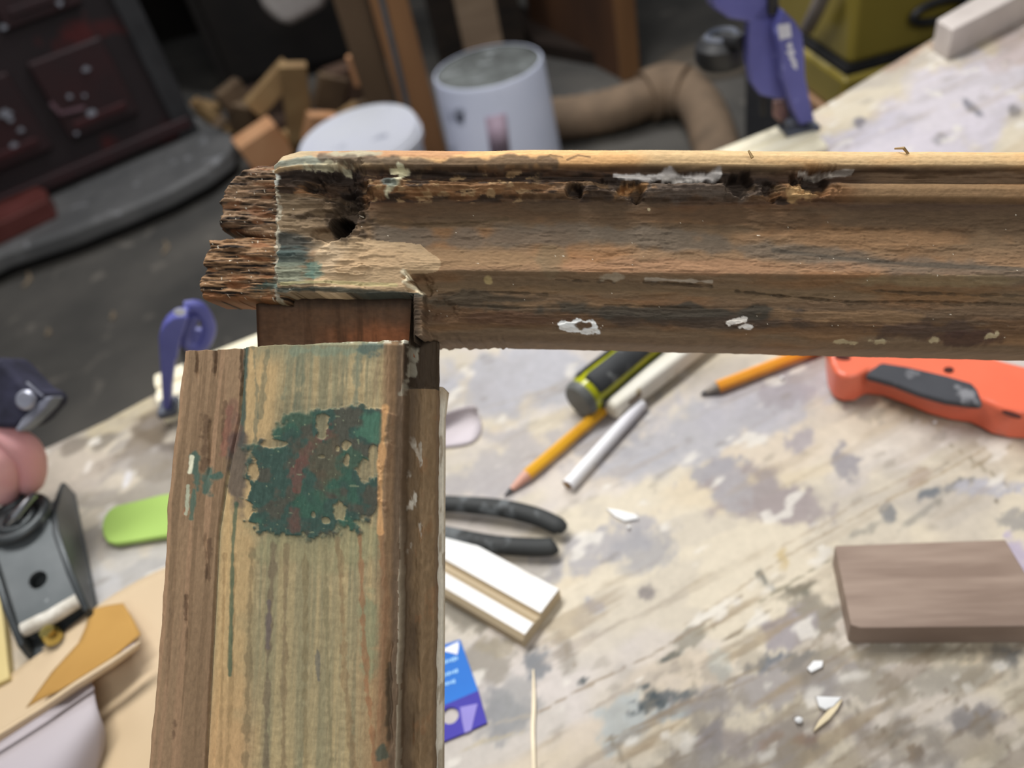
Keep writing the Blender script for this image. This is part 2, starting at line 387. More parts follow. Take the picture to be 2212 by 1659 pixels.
def rail_c(PX, PY, X, Y):
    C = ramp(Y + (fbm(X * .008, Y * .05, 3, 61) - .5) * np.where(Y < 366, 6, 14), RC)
    st = fbm(X * .003, Y * .10, 5, 62) - .5; C = C * (1 + .40 * st[..., None])
    warm = fbm(X * .004, Y * .02, 4, 63); C = mixc(C, C * np.array([1.16, .98, .82]), sst(.45, .65, warm))
    low = sst(425, 440, Y)
    # top bead: light from above kept in its pale tan, dirty towards the left end
    C = mixc(C, W(150, 135, 108), (1 - sst(352, 364, Y)) * (1 - sst(690, 960, X)) * .7)
    C = mixc(C, W(168, 120, 82), (1 - sst(352, 364, Y)) * blobm(X, Y, 860, 332, 150, 14, nz=.8, ns=.02, seed=3) * .8)
    C = blob(C, X, Y, 650, 350, 70, 9, W(128, 136, 124), .8, nz=.6, ns=.05, seed=4)
    C = blob(C, X, Y, 755, 336, 60, 8, W(150, 152, 130), .7, nz=.6, ns=.05, seed=5)
    C = stroke(C, X, Y, [(690, 345), (800, 350), (960, 362), (1100, 352), (1200, 356)], 9, W(86, 72, 58), .85, nz=1.2, ns=.04, seed=6)
    for px, w_ in ((1078, 16), (1165, 12), (1225, 14)): C = stroke(C, X, Y, [(px, 352), (px + 24, 342), (px + 50, 346)], 2, W(110, 86, 58), .8, nz=.5)
    # rotten strip
    rot = sst(362, 372, Y) * (1 - sst(424, 434, Y))
    n1 = fbm(X * .02, Y * .10, 4, 64); n2 = fbm(X * .05, Y * .13, 4, 65)
    C = mixc(C, W(46, 36, 29), rot * sst(.50, .62, n1) * (1 - sst(1700, 1860, X)) * .9)
    C = mixc(C, W(146, 118, 82), rot * sst(.56, .68, n2) * (1 - sst(1120, 1180, X)) * sst(760, 800, X) * .9)
    C = mixc(C, W(132, 104, 72), sst(382, 396, Y) * (1 - sst(412, 424, Y)) * (sst(1820, 1900, X)) * .8)
    C = mixc(C, W(104, 82, 60), sst(360, 370, Y) * (1 - sst(380, 390, Y)) * (sst(1830, 1920, X)) * .9)
    C = blob(C, X, Y, 1480, 400, 190, 20, W(84, 72, 62), .9, nz=.7, ns=.03, seed=8)
    C = blob(C, X, Y, 1370, 398, 34, 16, W(150, 110, 66), .9, nz=.9, ns=.06, seed=9)
    C = blob(C, X, Y, 1730, 405, 40, 14, W(160, 128, 84), .9, nz=.8, ns=.06, seed=10)
    for cx, cy, rx, ry in ((1243, 404, 20, 14), (1385, 410, 18, 13), (1600, 394, 28, 22), (1480, 380, 60, 7), (1775, 386, 30, 14), (1345, 384, 40, 6), (1660, 398, 26, 16), (735, 395, 58, 34), (748, 440, 26, 36), (668, 398, 18, 10), (690, 372, 80, 10), (940, 372, 130, 7)):
        C = blob(C, X, Y, cx, cy, rx, ry, W(42, 33, 27), .85, nz=.9, ns=.05, seed=70 + cx)
    C = stroke(C, X, Y, [(1330, 372), (1400, 376), (1450, 370), (1500, 378), (1560, 371)], 5, W(206, 200, 194), .95, nz=1.1, ns=.06, seed=11)
    C = stroke(C, X, Y, [(1440, 376), (1520, 380)], 4, W(190, 184, 176), .9, nz=1.3, ns=.09, seed=12)
    C = stroke(C, X, Y, [(1735, 368), (1800, 370), (1850, 367)], 2.6, W(168, 158, 146), .8, nz=1.0, ns=.06, seed=13)
    C = blob(C, X, Y, 856, 368, 18, 5, W(214, 206, 172), .95, nz=.8, ns=.1, seed=14)
    C = stroke(C, X, Y, [(862, 366), (860, 384), (846, 400), (834, 412)], 7, W(196, 190, 158), .95, nz=.9, ns=.09, seed=15)
    C = blob(C, X, Y, 838, 392, 20, 10, W(72, 84, 82), .8, nz=.8, seed=16)
    C = blob(C, X, Y, 692, 362, 38, 8, W(176, 168, 138), .65, nz=1.6, ns=.07, seed=17)
    # main face
    C = mixc(C, W(112, 90, 64), (Y > 428) * (Y < 584) * .0)
    C = stroke(C, X, Y, [(820, 505), (1000, 512), (1240, 492), (1430, 500), (1560, 520), (1700, 530), (1860, 552), (2000, 566), (2260, 584)], 20, W(94, 84, 72), .75, nz=1.1, ns=.02, seed=18)
    C = stroke(C, X, Y, [(1680, 526), (1800, 540), (1900, 549), (2000, 556), (2260, 566)], 5, W(78, 70, 60), .8, nz=.6, ns=.02, seed=19)
    C = stroke(C, X, Y, [(780, 452), (1000, 448), (1200, 440), (1430, 452), (1560, 450), (1800, 462), (2260, 470)], 20, W(80, 62, 44), .65, nz=1.2, ns=.02, seed=20)
    C = blob(C, X, Y, 1500, 566, 380, 16, W(144, 108, 78), .75, nz=.6, ns=.02, seed=21)
    C = blob(C, X, Y, 1850, 500, 260, 20, W(128, 98, 68), .7, nz=.7, ns=.02, seed=22)
    C = blob(C, X, Y, 1020, 552, 170, 28, W(136, 108, 76), .7, nz=.6, ns=.02, seed=24)
    C = blob(C, X, Y, 1190, 560, 30, 40, W(112, 96, 72), .6, nz=.6, ns=.03, seed=25)
    C = blob(C, X, Y, 2080, 592, 180, 14, W(126, 108, 78), .7, nz=.6, ns=.02, seed=26)
    C = stroke(C, X, Y, [(800, 468), (900, 478), (1010, 474), (1090, 462)], 5, W(74, 58, 38), .7, nz=1.0, ns=.05, seed=27)
    # pale plate with its teal rim
    C = mixc(C, W(126, 108, 82), (1 - sst(590, 790, X)) * (Y > 410) * .55)
    pl = inpoly(X + (fbm(X * .03, Y * .03, 3, 81) - .5) * 16, Y + (fbm(X * .03, Y * .03, 3, 82) - .5) * 12, [(668, 560), (690, 518), (760, 505), (905, 520), (945, 560), (945, 585), (866, 590), (905, 642), (672, 642)])
    C = mixc(C, W(166, 140, 106) * (1 + .3 * st[..., None]), pl * .85)
    C = blob(C, X, Y, 700, 545, 40, 40, W(180, 158, 128), .6, nz=.6, ns=.04, seed=83)
    C = blob(C, X, Y, 620, 520, 58, 24, W(60, 62, 58), .9, nz=.5, ns=.04, seed=84, st=(.5, 3))
    C = blob(C, X, Y, 615, 552, 50, 22, W(64, 78, 74), .9, nz=.6, ns=.04, seed=85, st=(.5, 3))
    C = blob(C, X, Y, 612, 592, 52, 32, W(116, 122, 104), .8, nz=.6, ns=.04, seed=86, st=(.5, 3))
    C = blob(C, X, Y, 672, 584, 20, 18, W(86, 122, 110), .75, nz=.8, ns=.06, seed=87)
    C = stroke(C, X, Y, [(588, 634), (700, 632), (800, 640), (905, 648)], 6, W(44, 54, 50), .85, nz=.8, ns=.04, seed=88)
    C = stroke(C, X, Y, [(600, 617), (720, 613), (850, 622)], 4, W(156, 146, 100), .7, nz=.8, ns=.04, seed=89)
    C = stroke(C, X, Y, [(868, 586), (880, 604), (868, 612), (892, 628), (905, 640)], 5, W(206, 192, 160), .9, nz=.9, ns=.08, seed=90)
    C = blob(C, X, Y, 740, 470, 44, 44, W(58, 46, 34), .8, nz=.9, ns=.05, seed=91)
    C = blob(C, X, Y, 731, 482, 27, 25, W(22, 17, 13), .97, nz=.3, ns=.08, seed=7)
    C = blob(C, X, Y, 640, 462, 40, 8, W(58, 44, 30), .8, nz=.8, ns=.04, seed=92)
    C = stroke(C, X, Y, [(590, 380), (592, 460), (590, 520), (586, 560), (588, 600)], 4.5, W(164, 156, 136), .7, nz=2.0, ns=.12, seed=93)
    C = stroke(C, X, Y, [(588, 384), (590, 376)], 7, W(222, 216, 204), .95, nz=.5, ns=.12, seed=94)
    C = mixc(C, W(58, 47, 36), (1 - sst(893, 912, X)) * (Y > 646) * .85)
    # lower band
    C = blob(C, X, Y, 1030, 655, 130, 22, W(66, 58, 46), .8, nz=.8, ns=.03, seed=95)
    C = blob(C, X, Y, 1250, 662, 230, 10, W(120, 94, 66), .7, nz=.7, ns=.02, seed=96)
    C = blob(C, X, Y, 1430, 676, 260, 18, W(62, 58, 50), .85, nz=.9, ns=.02, seed=97)
    C = blob(C, X, Y, 1080, 700, 130, 14, W(84, 60, 44), .7, nz=.8, ns=.03, seed=98)
    C = blob(C, X, Y, 1560, 700, 240, 13, W(66, 54, 44), .8, nz=.8, ns=.02, seed=99)
    C = blob(C, X, Y, 1740, 678, 60, 12, W(66, 56, 48), .85, nz=.9, ns=.04, seed=100)
    C = blob(C, X, Y, 2010, 706, 120, 20, W(72, 56, 46), .85, nz=.9, ns=.03, seed=101)
    C = blob(C, X, Y, 2120, 722, 80, 16, W(70, 50, 42), .85, nz=.9, ns=.03, seed=102)
    C = blob(C, X, Y, 1850, 676, 150, 14, W(126, 98, 68), .7, nz=.7, ns=.02, seed=103)
    for pts in ([(1200, 600), (1330, 604)], [(1395, 604), (1470, 607), (1545, 612)], [(1600, 622), (1720, 634), (1850, 646), (2000, 642), (2260, 644)], [(1900, 616), (2000, 621), (2260, 624)], [(940, 640), (1060, 632), (1180, 636)], [(1310, 660), (1500, 664)]):
        C = stroke(C, X, Y, pts, 3, W(58, 47, 34), .6, nz=1.8, ns=.06, seed=104)
    C = stroke(C, X, Y, [(1400, 596), (1460, 598), (1545, 600)], 3, W(156, 142, 124), .8, nz=1.2, ns=.05, seed=105)
    C = blob(C, X, Y, 1325, 594, 24, 7, W(150, 136, 114), .7, nz=.9, ns=.06, seed=106)
    C = blob(C, X, Y, 1051, 603, 9, 10, W(150, 130, 86), .9, nz=.3, ns=.1, seed=107)
    w1 = blobm(X, Y, 1254, 714, 50, 15, soft=.12, nz=.8, ns=.06, seed=51) * (1 - blobm(X, Y, 1262, 712, 17, 9, soft=.2, nz=.5, ns=.09, seed=52))
    C = mixc(C, W(222, 217, 211), w1)
    C = stroke(C, X, Y, [(1585, 700), (1606, 694), (1622, 690)], 6, W(205, 198, 188), .97, nz=.8, ns=.1, seed=53, soft=.2)
    C = blob(C, X, Y, 1630, 708, 18, 6, W(214, 208, 200), .97, soft=.15, nz=.6, ns=.1, seed=54)
    for cx, cy, rx, ry in ((1850, 736, 16, 4), (1872, 738, 12, 4), (1935, 734, 18, 5), (2058, 729, 9, 6), (2178, 716, 9, 7), (2190, 712, 5, 8), (1405, 440, 3, 3)): C = blob(C, X, Y, cx, cy, rx, ry, W(168, 152, 118), .9, nz=.9, ns=.1, seed=55)
    sp = vn(X * .16, Y * .16, 120); C = mixc(C, W(210, 200, 180), sst(.985, .995, sp) * (Y > 430))
    return C
xs = np.concatenate([np.arange(586, 2240, 1.9), np.arange(2240, 2560, 8)]); ys = np.arange(320, 751, 1.72)
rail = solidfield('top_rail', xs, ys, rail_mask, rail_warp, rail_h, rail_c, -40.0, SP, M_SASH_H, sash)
rail['label'] = 'brown weathered top rail with rotten glazing edge and peg hole'
# --- ragged horn of the rail, two lumps of end grain
def horn(name, poly, base, seed, cols):
    x0 = min(p[0] for p in poly); x1 = max(p[0] for p in poly); y0 = min(p[1] for p in poly); y1 = max(p[1] for p in poly)
    def mk_(X, Y):
        return inpoly(X + (fbm(X * .05, Y * .09, 3, seed) - .5) * 12, Y + (fbm(X * .04, Y * .04, 3, seed + 1) - .5) * 5, poly)
    def h_(PX, PY, X, Y):
        f = fbm(X * .02, Y * .32, 5, seed + 2) - .5
        return base + f * .9 + (fbm(X * .02, Y * .07, 3, seed + 9) - .5) * 4 + (fbm(X * .1, Y * .2, 3, seed + 3) - .5) * 1.2 + np.interp(Y, [y0, y0 + 25, y1], [-2, 0, -1])
    def c_(PX, PY, X, Y):
        f = fbm(X * .02, Y * .32, 5, seed + 2)
        C = np.zeros(X.shape + (3,)) + W(*cols[0]); C = mixc(C, W(*cols[1]), sst(.45, .62, f)); C = mixc(C, W(30, 22, 16), 1 - sst(.34, .46, f))
        C = mixc(C, W(*cols[2]), sst(.55, .7, fbm(X * .02, Y * .08, 3, seed + 5)) * .8)
        C = mixc(C, W(200, 190, 170), sst(.93, .97, vn(X * .2, Y * .2, seed + 6)))
        C = stroke(C, X, Y, [(588, 365), (588, 640)], 5, W(170, 164, 146), .7, nz=1.6, ns=.12, seed=93)
        C = stroke(C, X, Y, [(560, 610), (600, 608)], 14, W(48, 78, 74), .8, nz=1.2, ns=.06, seed=96) if y1 > 600 else C
        return C
    return solidfield(name, np.arange(x0 - 14, 606, 1.5), np.arange(y0 - 8, y1 + 8, 1.5), mk_, lambda X, Y: (X - 20 * np.clip((600 - X) / 170, 0, 1), Y - 20 * np.clip(1 - (Y - 352) / 200, 0, 1)), h_, c_, base - 20, SP, M_SASH_H, sash, rnd=(7, 4.0))
horn('broken_horn', [(606, 356), (545, 352), (520, 362), (496, 382), (478, 410), (468, 436), (466, 486), (500, 492), (560, 506), (606, 510)], -6, 300, ((92, 72, 54), (132, 106, 80), (112, 74, 46)))
horn('broken_horn', [(606, 502), (520, 500), (452, 508), (440, 540), (434, 560), (436, 580), (426, 592), (428, 622), (440, 640), (540, 640), (606, 646)], -5.5, 340, ((98, 74, 52), (138, 106, 74), (118, 76, 44)))
# --- tenon seen in the open joint
def ten_c(PX, PY, X, Y):
    C = ramp(Y * 0 + 500, RC) * 0 + W(84, 60, 42)
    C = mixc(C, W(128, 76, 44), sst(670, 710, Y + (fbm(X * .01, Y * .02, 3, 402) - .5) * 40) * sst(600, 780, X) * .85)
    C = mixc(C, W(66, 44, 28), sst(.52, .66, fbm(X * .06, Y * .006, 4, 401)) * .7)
    C = mixc(C, W(70, 48, 32), (1 - sst(520, 640, X)) * .6); C = mixc(C, W(28, 30, 26), (1 - sst(640, 662, Y)) * .5); C = C * (1 + .5 * (fbm(X * .12, Y * .12, 3, 404) - .5)[..., None])  # top of the tenon darkened for the shadow under the rail lip
    return C
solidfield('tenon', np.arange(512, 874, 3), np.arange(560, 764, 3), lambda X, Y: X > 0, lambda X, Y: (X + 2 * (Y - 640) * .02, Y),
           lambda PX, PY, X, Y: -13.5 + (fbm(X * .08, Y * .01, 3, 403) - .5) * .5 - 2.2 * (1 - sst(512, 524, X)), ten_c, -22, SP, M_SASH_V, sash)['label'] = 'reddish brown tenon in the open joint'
# --- stile
LX = lambda v: np.interp(v, [700, 757, 850, 950, 1080, 1345, 1659, 3400], [388, 385, 376, 364, 350, 336, 308, 152])
RX_ = lambda v: np.interp(v, [700, 750, 1659, 3400], [930, 930, 922, 912])
def st_warp(X, Y):
    s = (X - 385) / 560.0
    l = LX(Y) + (fbm(Y * .02, 0 * Y, 4, 501) - .5) * 5 * (s < .3); r = RX_(Y) + (fbm(Y * .03, 0 * Y, 3, 502) - .5) * 6
    px = l + (r - l) * s
    top = np.interp(X, [385, 525, 545, 860, 886, 889, 945], [757, 751, 748, 734, 731, 640, 640]) + (fbm(X * .05, 0 * X, 3, 503) - .5) * 5
    f = np.clip(1 - (Y - 740) / 60.0, 0, 1)
    return px, Y + (top - 740) * f
def band(Y): return np.interp(Y, [740, 900, 1000, 1150, 1300, 1659, 3400], [526, 515, 492, 468, 460, 441, 350])
def st_h(PX, PY, X, Y):
    s = (X - 385) / 560.0
    H = np.interp(s, [0, .01, .03, .80, .835, .868, .885, .893, .90, .93, .96, 1.0], [-4, -2, -1.2, -.2, -.8, -2.6, -3.2, -7.5, -9, -9.4, -8.6, -11])
    H += np.where(s < .25, -.5, 0)
    side = (s > .9); H = np.where(side & (Y < 832 + (vn(X * .06, Y * 0, 9) - .5) * 10), -17, H)
    H -= (1 - sst(0, 4.5, np.abs(PX - band(PY)))) * 1.3
    H += (fbm(X * .10, Y * .006, 4, 511) - .5) * .30 + (fbm(X * .3, Y * .05, 3, 512) - .5) * .2
    crk = lambda cx, y0, y1, wd, d: -d * (1 - sst(0, wd, np.abs(PX - cx - (fbm(PY * .03, PY * 0, 2, int(cx)) - .5) * 8))) * sst(y0 - 20, y0, PY) * (1 - sst(y1, y1 + 40, PY))
    for a in ((421, 755, 795, 4, 2), (462, 755, 790, 3.5, 2), (838, 1400, 1600, 7, 2.5), (398, 1300, 1400, 4, 1), (440, 1170, 1240, 5, 1.2), (447, 920, 1010, 6, 1.5), (520, 750, 830, 4, 1.5)): H += .45 * crk(*a)
    gp = green(PX, PY); H += gp * .35
    H -= np.clip(1 - (PY - 736) / 8.0, 0, 1) * 1.2 * (s < .88)
    H += (fbm(X * .08, Y * .02, 4, 514) - .5) * 1.6 * (s > .88)
    return H
def green(X, Y):
    n = 520
    a = np.maximum.reduce([blobm(X, Y, 690, 1018, 146, 126, soft=.08, nz=.35, ns=.03, seed=n), blobm(X, Y, 756, 936, 98, 66, soft=.08, nz=.4, ns=.04, seed=n + 1), blobm(X, Y, 650, 1094, 112, 62, soft=.08, nz=.45, ns=.04, seed=n + 2),
                           blobm(X, Y, 775, 1040, 48, 90, soft=.08, nz=.4, ns=.04, seed=n + 3), blobm(X, Y, 572, 1060, 44, 70, soft=.1, nz=.6, ns=.04, seed=n + 4)])
    hl = np.maximum.reduce([blobm(X, Y, cx, cy, rx, ry, soft=.2, nz=.7, ns=.07, seed=n + 9 + cx) for cx, cy, rx, ry in
        ((697, 915, 12, 22), (694, 938, 9, 10), (750, 962, 9, 9), (729, 969, 4, 6), (749, 993, 7, 16), (806, 985, 10, 30), (790, 1015, 22, 20), (732, 1103, 14, 20), (694, 986, 8, 4), (530, 1055, 10, 20), (820, 1110, 10, 30), (704, 1125, 8, 7), (548, 1015, 12, 26), (590, 960, 30, 9), (676, 1112, 4, 6), (825, 1060, 6, 18))])
    return np.clip(a - hl, 0, 1)
def st_c(PX, PY, X, Y):
    s = (X - 385) / 560.0
    q = (PX - LX(PY)) / (RX_(PY) - LX(PY))
    bx = PX - band(PY)
    str1 = fbm(q * 42, PY * .0016, 4, 531); str2 = fbm(q * 120, PY * .003, 3, 532); cross = fbm(PX * .05, PY * .12, 3, 533)
    # centre board
    C = np.zeros(X.shape + (3,)) + W(144, 130, 97)
    C = mixc(C, W(162, 142, 102), sst(.50, .60, str1) * .7); C = mixc(C, W(118, 114, 88), (1 - sst(.38, .47, str1)) * .7)
    C = C * (1 + .22 * (str2 - .5)[..., None]) * (1 + .5 * (cross - .5)[..., None])
    C = mixc(C, W(176, 146, 100), sst(0, 10, bx) * (1 - sst(60, 95, bx + (str1 - .5) * 60)) * .75)
    C = mixc(C, W(176, 136, 94), sst(1350, 1659, PY) * (1 - sst(520, 580, PX)) * (bx > 0) * .5)
    C = mixc(C, W(160, 122, 82), sst(745, 800, PX) * (PX < 850) * sst(1150, 1500, PY) * .5)
    C = mixc(C, W(116, 116, 92), (1 - sst(748, 800, PY + (str1 - .5) * 40)) * sst(535, 560, PX) * .75)
    C = blob(C, PX, PY, 690, 1170, 150, 60, W(128, 126, 92), .55, nz=.7, ns=.03, seed=541)
    C = blob(C, PX, PY, 800, 1370, 26, 80, W(118, 124, 94), .7, nz=.7, ns=.04, seed=542)
    C = blob(C, PX, PY, 650, 1400, 120, 230, W(138, 126, 94), .45, nz=.8, ns=.02, seed=543)
    for y in (0,):
        lines = [([(575, 760), (560, 900)], 4, (84, 92, 76)), ([(652, 760), (640, 880)], 5, (96, 104, 86)), ([(620, 780), (612, 860)], 4, (110, 112, 90)), ([(775, 755), (766, 880)], 5, (98, 108, 92)), ([(740, 780), (734, 880)], 4, (112, 108, 84)), ([(700, 780), (694, 880)], 4, (118, 112, 86)), ([(545, 750), (553, 860), (549, 980)], 3.5, (74, 88, 76)), ([(818, 770), (806, 860)], 4, (116, 100, 76)),
                 ([(542, 1190), (536, 1400), (528, 1659), (510, 2400)], 5, (100, 88, 64)), ([(590, 1180), (582, 1300), (576, 1440), (572, 1659), (560, 2400)], 4.5, (92, 76, 62)), ([(617, 1180), (614, 1340), (610, 1659), (600, 2400)], 4, (108, 90, 66)), ([(658, 1180), (658, 1659), (650, 2400)], 4, (114, 100, 70)), ([(702, 1180), (706, 1400), (716, 1659), (730, 2400)], 3.5, (112, 104, 76)),
                 ([(730, 1170), (738, 1300), (745, 1480), (765, 1659), (800, 2400)], 5, (122, 98, 68)), ([(777, 1150), (784, 1350), (800, 1560), (812, 1659), (830, 2400)], 4, (134, 82, 50)), ([(822, 1150), (833, 1300), (826, 1430), (818, 1600)], 4, (150, 92, 50)), ([(684, 1400), (687, 1470)], 3, (70, 76, 80)), ([(580, 1300), (576, 1400)], 4, (84, 74, 80)), ([(504, 1200), (496, 1500), (488, 1659)], 3, (132, 108, 72)), ([(480, 1200), (474, 1659)], 3, (134, 108, 72))]
        for pts, wd, col in lines: C = stroke(C, PX, PY, pts, wd * 1.2, W(*col), .55, nz=1.5, ns=.05, seed=int(pts[0][0]))
    C = blob(C, PX, PY, 688, 757, 90, 10, W(112, 124, 104), .6, nz=1.1, ns=.06, seed=545); C = blob(C, PX, PY, 803, 752, 26, 14, W(70, 88, 82), .8, nz=.9, ns=.07, seed=546)
    # brown outer band
    lb = np.zeros_like(C) + W(132, 107, 80)
    lb = mixc(lb, W(144, 114, 86), sst(.46, .62, fbm(q * 60, PY * .002, 4, 551)) * .8); lb = mixc(lb, W(112, 90, 66), (1 - sst(.34, .46, fbm(q * 60 + 5, PY * .003, 4, 552))) * .8)
    lb = mixc(lb, W(112, 90, 66), sst(1150, 1500, PY) * sst(380, 440, PX + (PY - 1150) * .05) * .6)
    for a in ((421, 750, 800, 5), (462, 750, 800, 5), (440, 900, 1010, 10), (520, 740, 850, 5), (398, 1290, 1340, 4), (372, 1560, 1600, 8), (447, 1170, 1250, 6), (480, 870, 960, 5)):
        lb = stroke(lb, PX, PY, [(a[0], a[1]), (a[0] - 3, a[2])], a[3] * .8, W(78, 58, 42), .6, nz=2.0, ns=.07, seed=a[0])
    lb = stroke(lb, PX, PY, [(492, 880), (478, 980)], 7, W(130, 84, 70), .6, nz=.9); lb = stroke(lb, PX, PY, [(400, 1100), (394, 1110)], 5, W(150, 90, 60), .6)
    C = mixc(C, lb, 1 - sst(-4, 3, bx + (str2 - .5) * 6))
    # green-grey seam, purple bruise
    C = stroke(C, PX, PY, [(528, 748), (523, 900), (516, 960)], 6, W(52, 72, 66), .9, nz=.7, ns=.05, seed=561)
    C = blob(C, PX, PY, 510, 1010, 24, 95, W(78, 70, 66), .85, nz=.6, ns=.04, seed=562); C = blob(C, PX, PY, 500, 915, 16, 50, W(104, 72, 62), .5, nz=.7, seed=563)
    C = stroke(C, PX, PY, [(508, 1090), (500, 1180), (498, 1280), (494, 1460)], 4, W(62, 84, 66), .8, nz=.8, ns=.05, seed=564)
    g = green(PX, PY)
    G = np.zeros_like(C) + W(52, 72, 64)
    nn = fbm(PX * .03, PY * .03, 4, 571); G = mixc(G, W(72, 68, 58), sst(.46, .62, nn) * .8); G = mixc(G, W(50, 86, 68), sst(.55, .7, fbm(PX * .02, PY * .02, 3, 572)) * .55)
    G = stroke(G, PX, PY, [(712, 932), (680, 956), (652, 985), (640, 1020), (640, 1055)], 10, W(108, 66, 58), .6, nz=1.6, ns=.07, seed=573)
    G = stroke(G, PX, PY, [(640, 1100), (634, 1140)], 9, W(96, 64, 56), .6, nz=1.5, ns=.05, seed=574); G = blob(G, PX, PY, 700, 990, 40, 50, W(82, 72, 56), .7, nz=.9, ns=.04, seed=575)
    G = mixc(G, W(120, 128, 100), sst(.90, .95, vn(PX * .12, PY * .12, 576)) * .5)
    G = G * (1 + .35 * (fbm(PX * .15, PY * .15, 3, 577) - .5)[..., None])
    C = mixc(C, W(60, 66, 56), blobm(PX, PY, 690, 1010, 160, 150, soft=.15, nz=.35, ns=.03, seed=520) * .3)
    C = mixc(C, G, g)
    C = blob(C, PX, PY, 812, 925, 34, 34, W(66, 104, 84), .75, nz=.7, ns=.06, seed=578)
    for a in ((415, 985, 421, 1060, 8), (447, 1020, 438, 1062, 12), (470, 1026, 452, 1030, 7)): C = stroke(C, PX, PY, [(a[0], a[1]), (a[2], a[3])], a[4], W(58, 88, 78), .85, nz=1.0, ns=.07, seed=581)
    C = stroke(C, PX, PY, [(414, 1060), (408, 1120)], 5, W(62, 92, 80), .8, nz=1.0, ns=.07, seed=582)
    C = stroke(C, PX, PY, [(409, 988), (405, 1020)], 4.5, W(206, 204, 176), .95, nz=.6, seed=583); C = stroke(C, PX, PY, [(401, 1050), (397, 1112)], 3.2, W(160, 164, 140), .85, nz=1.2, ns=.1, seed=584)
    # arris and glazing side
    C = mixc(C, W(128, 98, 70), sst(.795, .83, s + (str2 - .5) * .02) * .85); C = stroke(C, PX, PY, [(832, 880), (822, 1000), (820, 1150)], 6, W(196, 148, 96), .8, nz=.8, ns=.04, seed=591)
    C = stroke(C, PX, PY, [(818, 1640), (822, 1620), (834, 1640)], 8, W(60, 76, 66), .8, nz=.8); C = stroke(C, PX, PY, [(838, 1440), (836, 1600)], 6, W(66, 58, 44), .8, nz=1.0, ns=.05)
    C = mixc(C, W(92, 76, 60), sst(.85, .868, s) * .8)
    C = mixc(C, W(168, 156, 134), (np.abs(s - .888) < .006 + .01 * (fbm(PY * .02, PY * 0, 3, 592) - .5)) * .7 * sst(1050, 1300, PY))
    C = mixc(C, W(84, 67, 48), sst(.882, .90, s) * .92); C = mixc(C, W(128, 104, 74), sst(.90, .96, s + .1 * (fbm(X * .03, Y * .01, 3, 593) - .5)) * .75)
    C = mixc(C, W(140, 96, 60), sst(.6, .72, fbm(X * .05, Y * .02, 3, 594)) * (s > .93) * .25)
    C = mixc(C, W(184, 176, 160), sst(.60, .68, fbm(X * .06, Y * .025, 4, 595)) * (s > .895) * (s < .96) * blobm(PX, PY, 912, 1060, 40, 130, soft=.4) * .95)
    C = mixc(C, W(48, 38, 28), (Y < 836) * (s > .885) * .9)  # shade painted into the notch below the rail, on the glazing side
    C = mixc(C, W(212, 208, 190), blobm(PX, PY, 868, 728, 5, 9, soft=.2, nz=.4)); C = mixc(C, W(196, 192, 172), (np.clip(1 - (PY - 736) / 7.0, 0, 1)) * (PX > 530) * sst(.48, .6, fbm(PX * .1, PY * .1, 3, 596)) * (s < .88) * .8)
    C = stroke(C, PX, PY, [(878, 745), (876, 800), (862, 850)], 4, W(150, 144, 126), .6, nz=1.6, ns=.08, seed=597)
    return C
# length runs on until the stile's foot stands on the bench
v = 1700
while v < 4200 and sash_pts([650], [v])[0][2] > BENCH + .034: v += 10
VEND = v
ys = np.concatenate([np.arange(740, 1680, 1.8), np.arange(1680, VEND, 14)])
stile = solidfield('stile', np.arange(385, 946, 1.75), ys, lambda X, Y: X > 0, st_warp, st_h, st_c, -19, SP, M_SASH_V, sash, uvrot=True)
stile['label'] = 'stile with tan grain and a green paint patch'
# --- white-painted glazing bead along the stile's inner edge
gb_mat = mk('bead_paint', S(196, 188, 170), S(150, 140, 118), 70, (1, 1, 1), .5, .3)
def bead_c(PX, PY, X, Y):
    C = np.zeros(X.shape + (3,)) + W(196, 188, 170, k=1.3); n = fbm(X * .1, Y * .02, 4, 601)
    C = mixc(C, W(120, 100, 72), sst(.56, .66, n + (X < 952) * .1) * .6); return mixc(C, W(150, 128, 98), (1 - sst(835, 880, Y)) * .7)
solidfield('glazing_bead', np.arange(925, 966, 2.0), np.concatenate([np.arange(826, 1690, 3), np.arange(1690, VEND - 60, 20)]), lambda X, Y: X > 0,
           lambda X, Y: (X - 31 + np.interp(Y, [826, 838, 860, 900, 1659, 3400], [0, 12, 9, 4, 0, -3]) * (X > 950), Y), lambda PX, PY, X, Y: -19.5 - 1.2 * (X > 960) + 0 * X, bead_c, -26, SP, M_SASH_V, sash, uvrot=True)['label'] = 'white painted bead'
# splinters standing on the rail
spl = MB()
def sp1(px, py, h): return Vector(SP([px], [py], [h])[0])
spl.tube([sp1(1942, 313, -3), sp1(1955, 317, -1), sp1(1975, 328, -3)], [.0003, .0005, .0003], 6)
spl.make('splinter', mk('splinter_wood', S(170, 140, 95), None, 40), sash)
spl = MB(); spl.tube([sp1(1616, 327, .6), sp1(1624, 343, .8)], [.0003, .0005], 6); spl.make('splinter', MATS['splinter_wood'], sash)
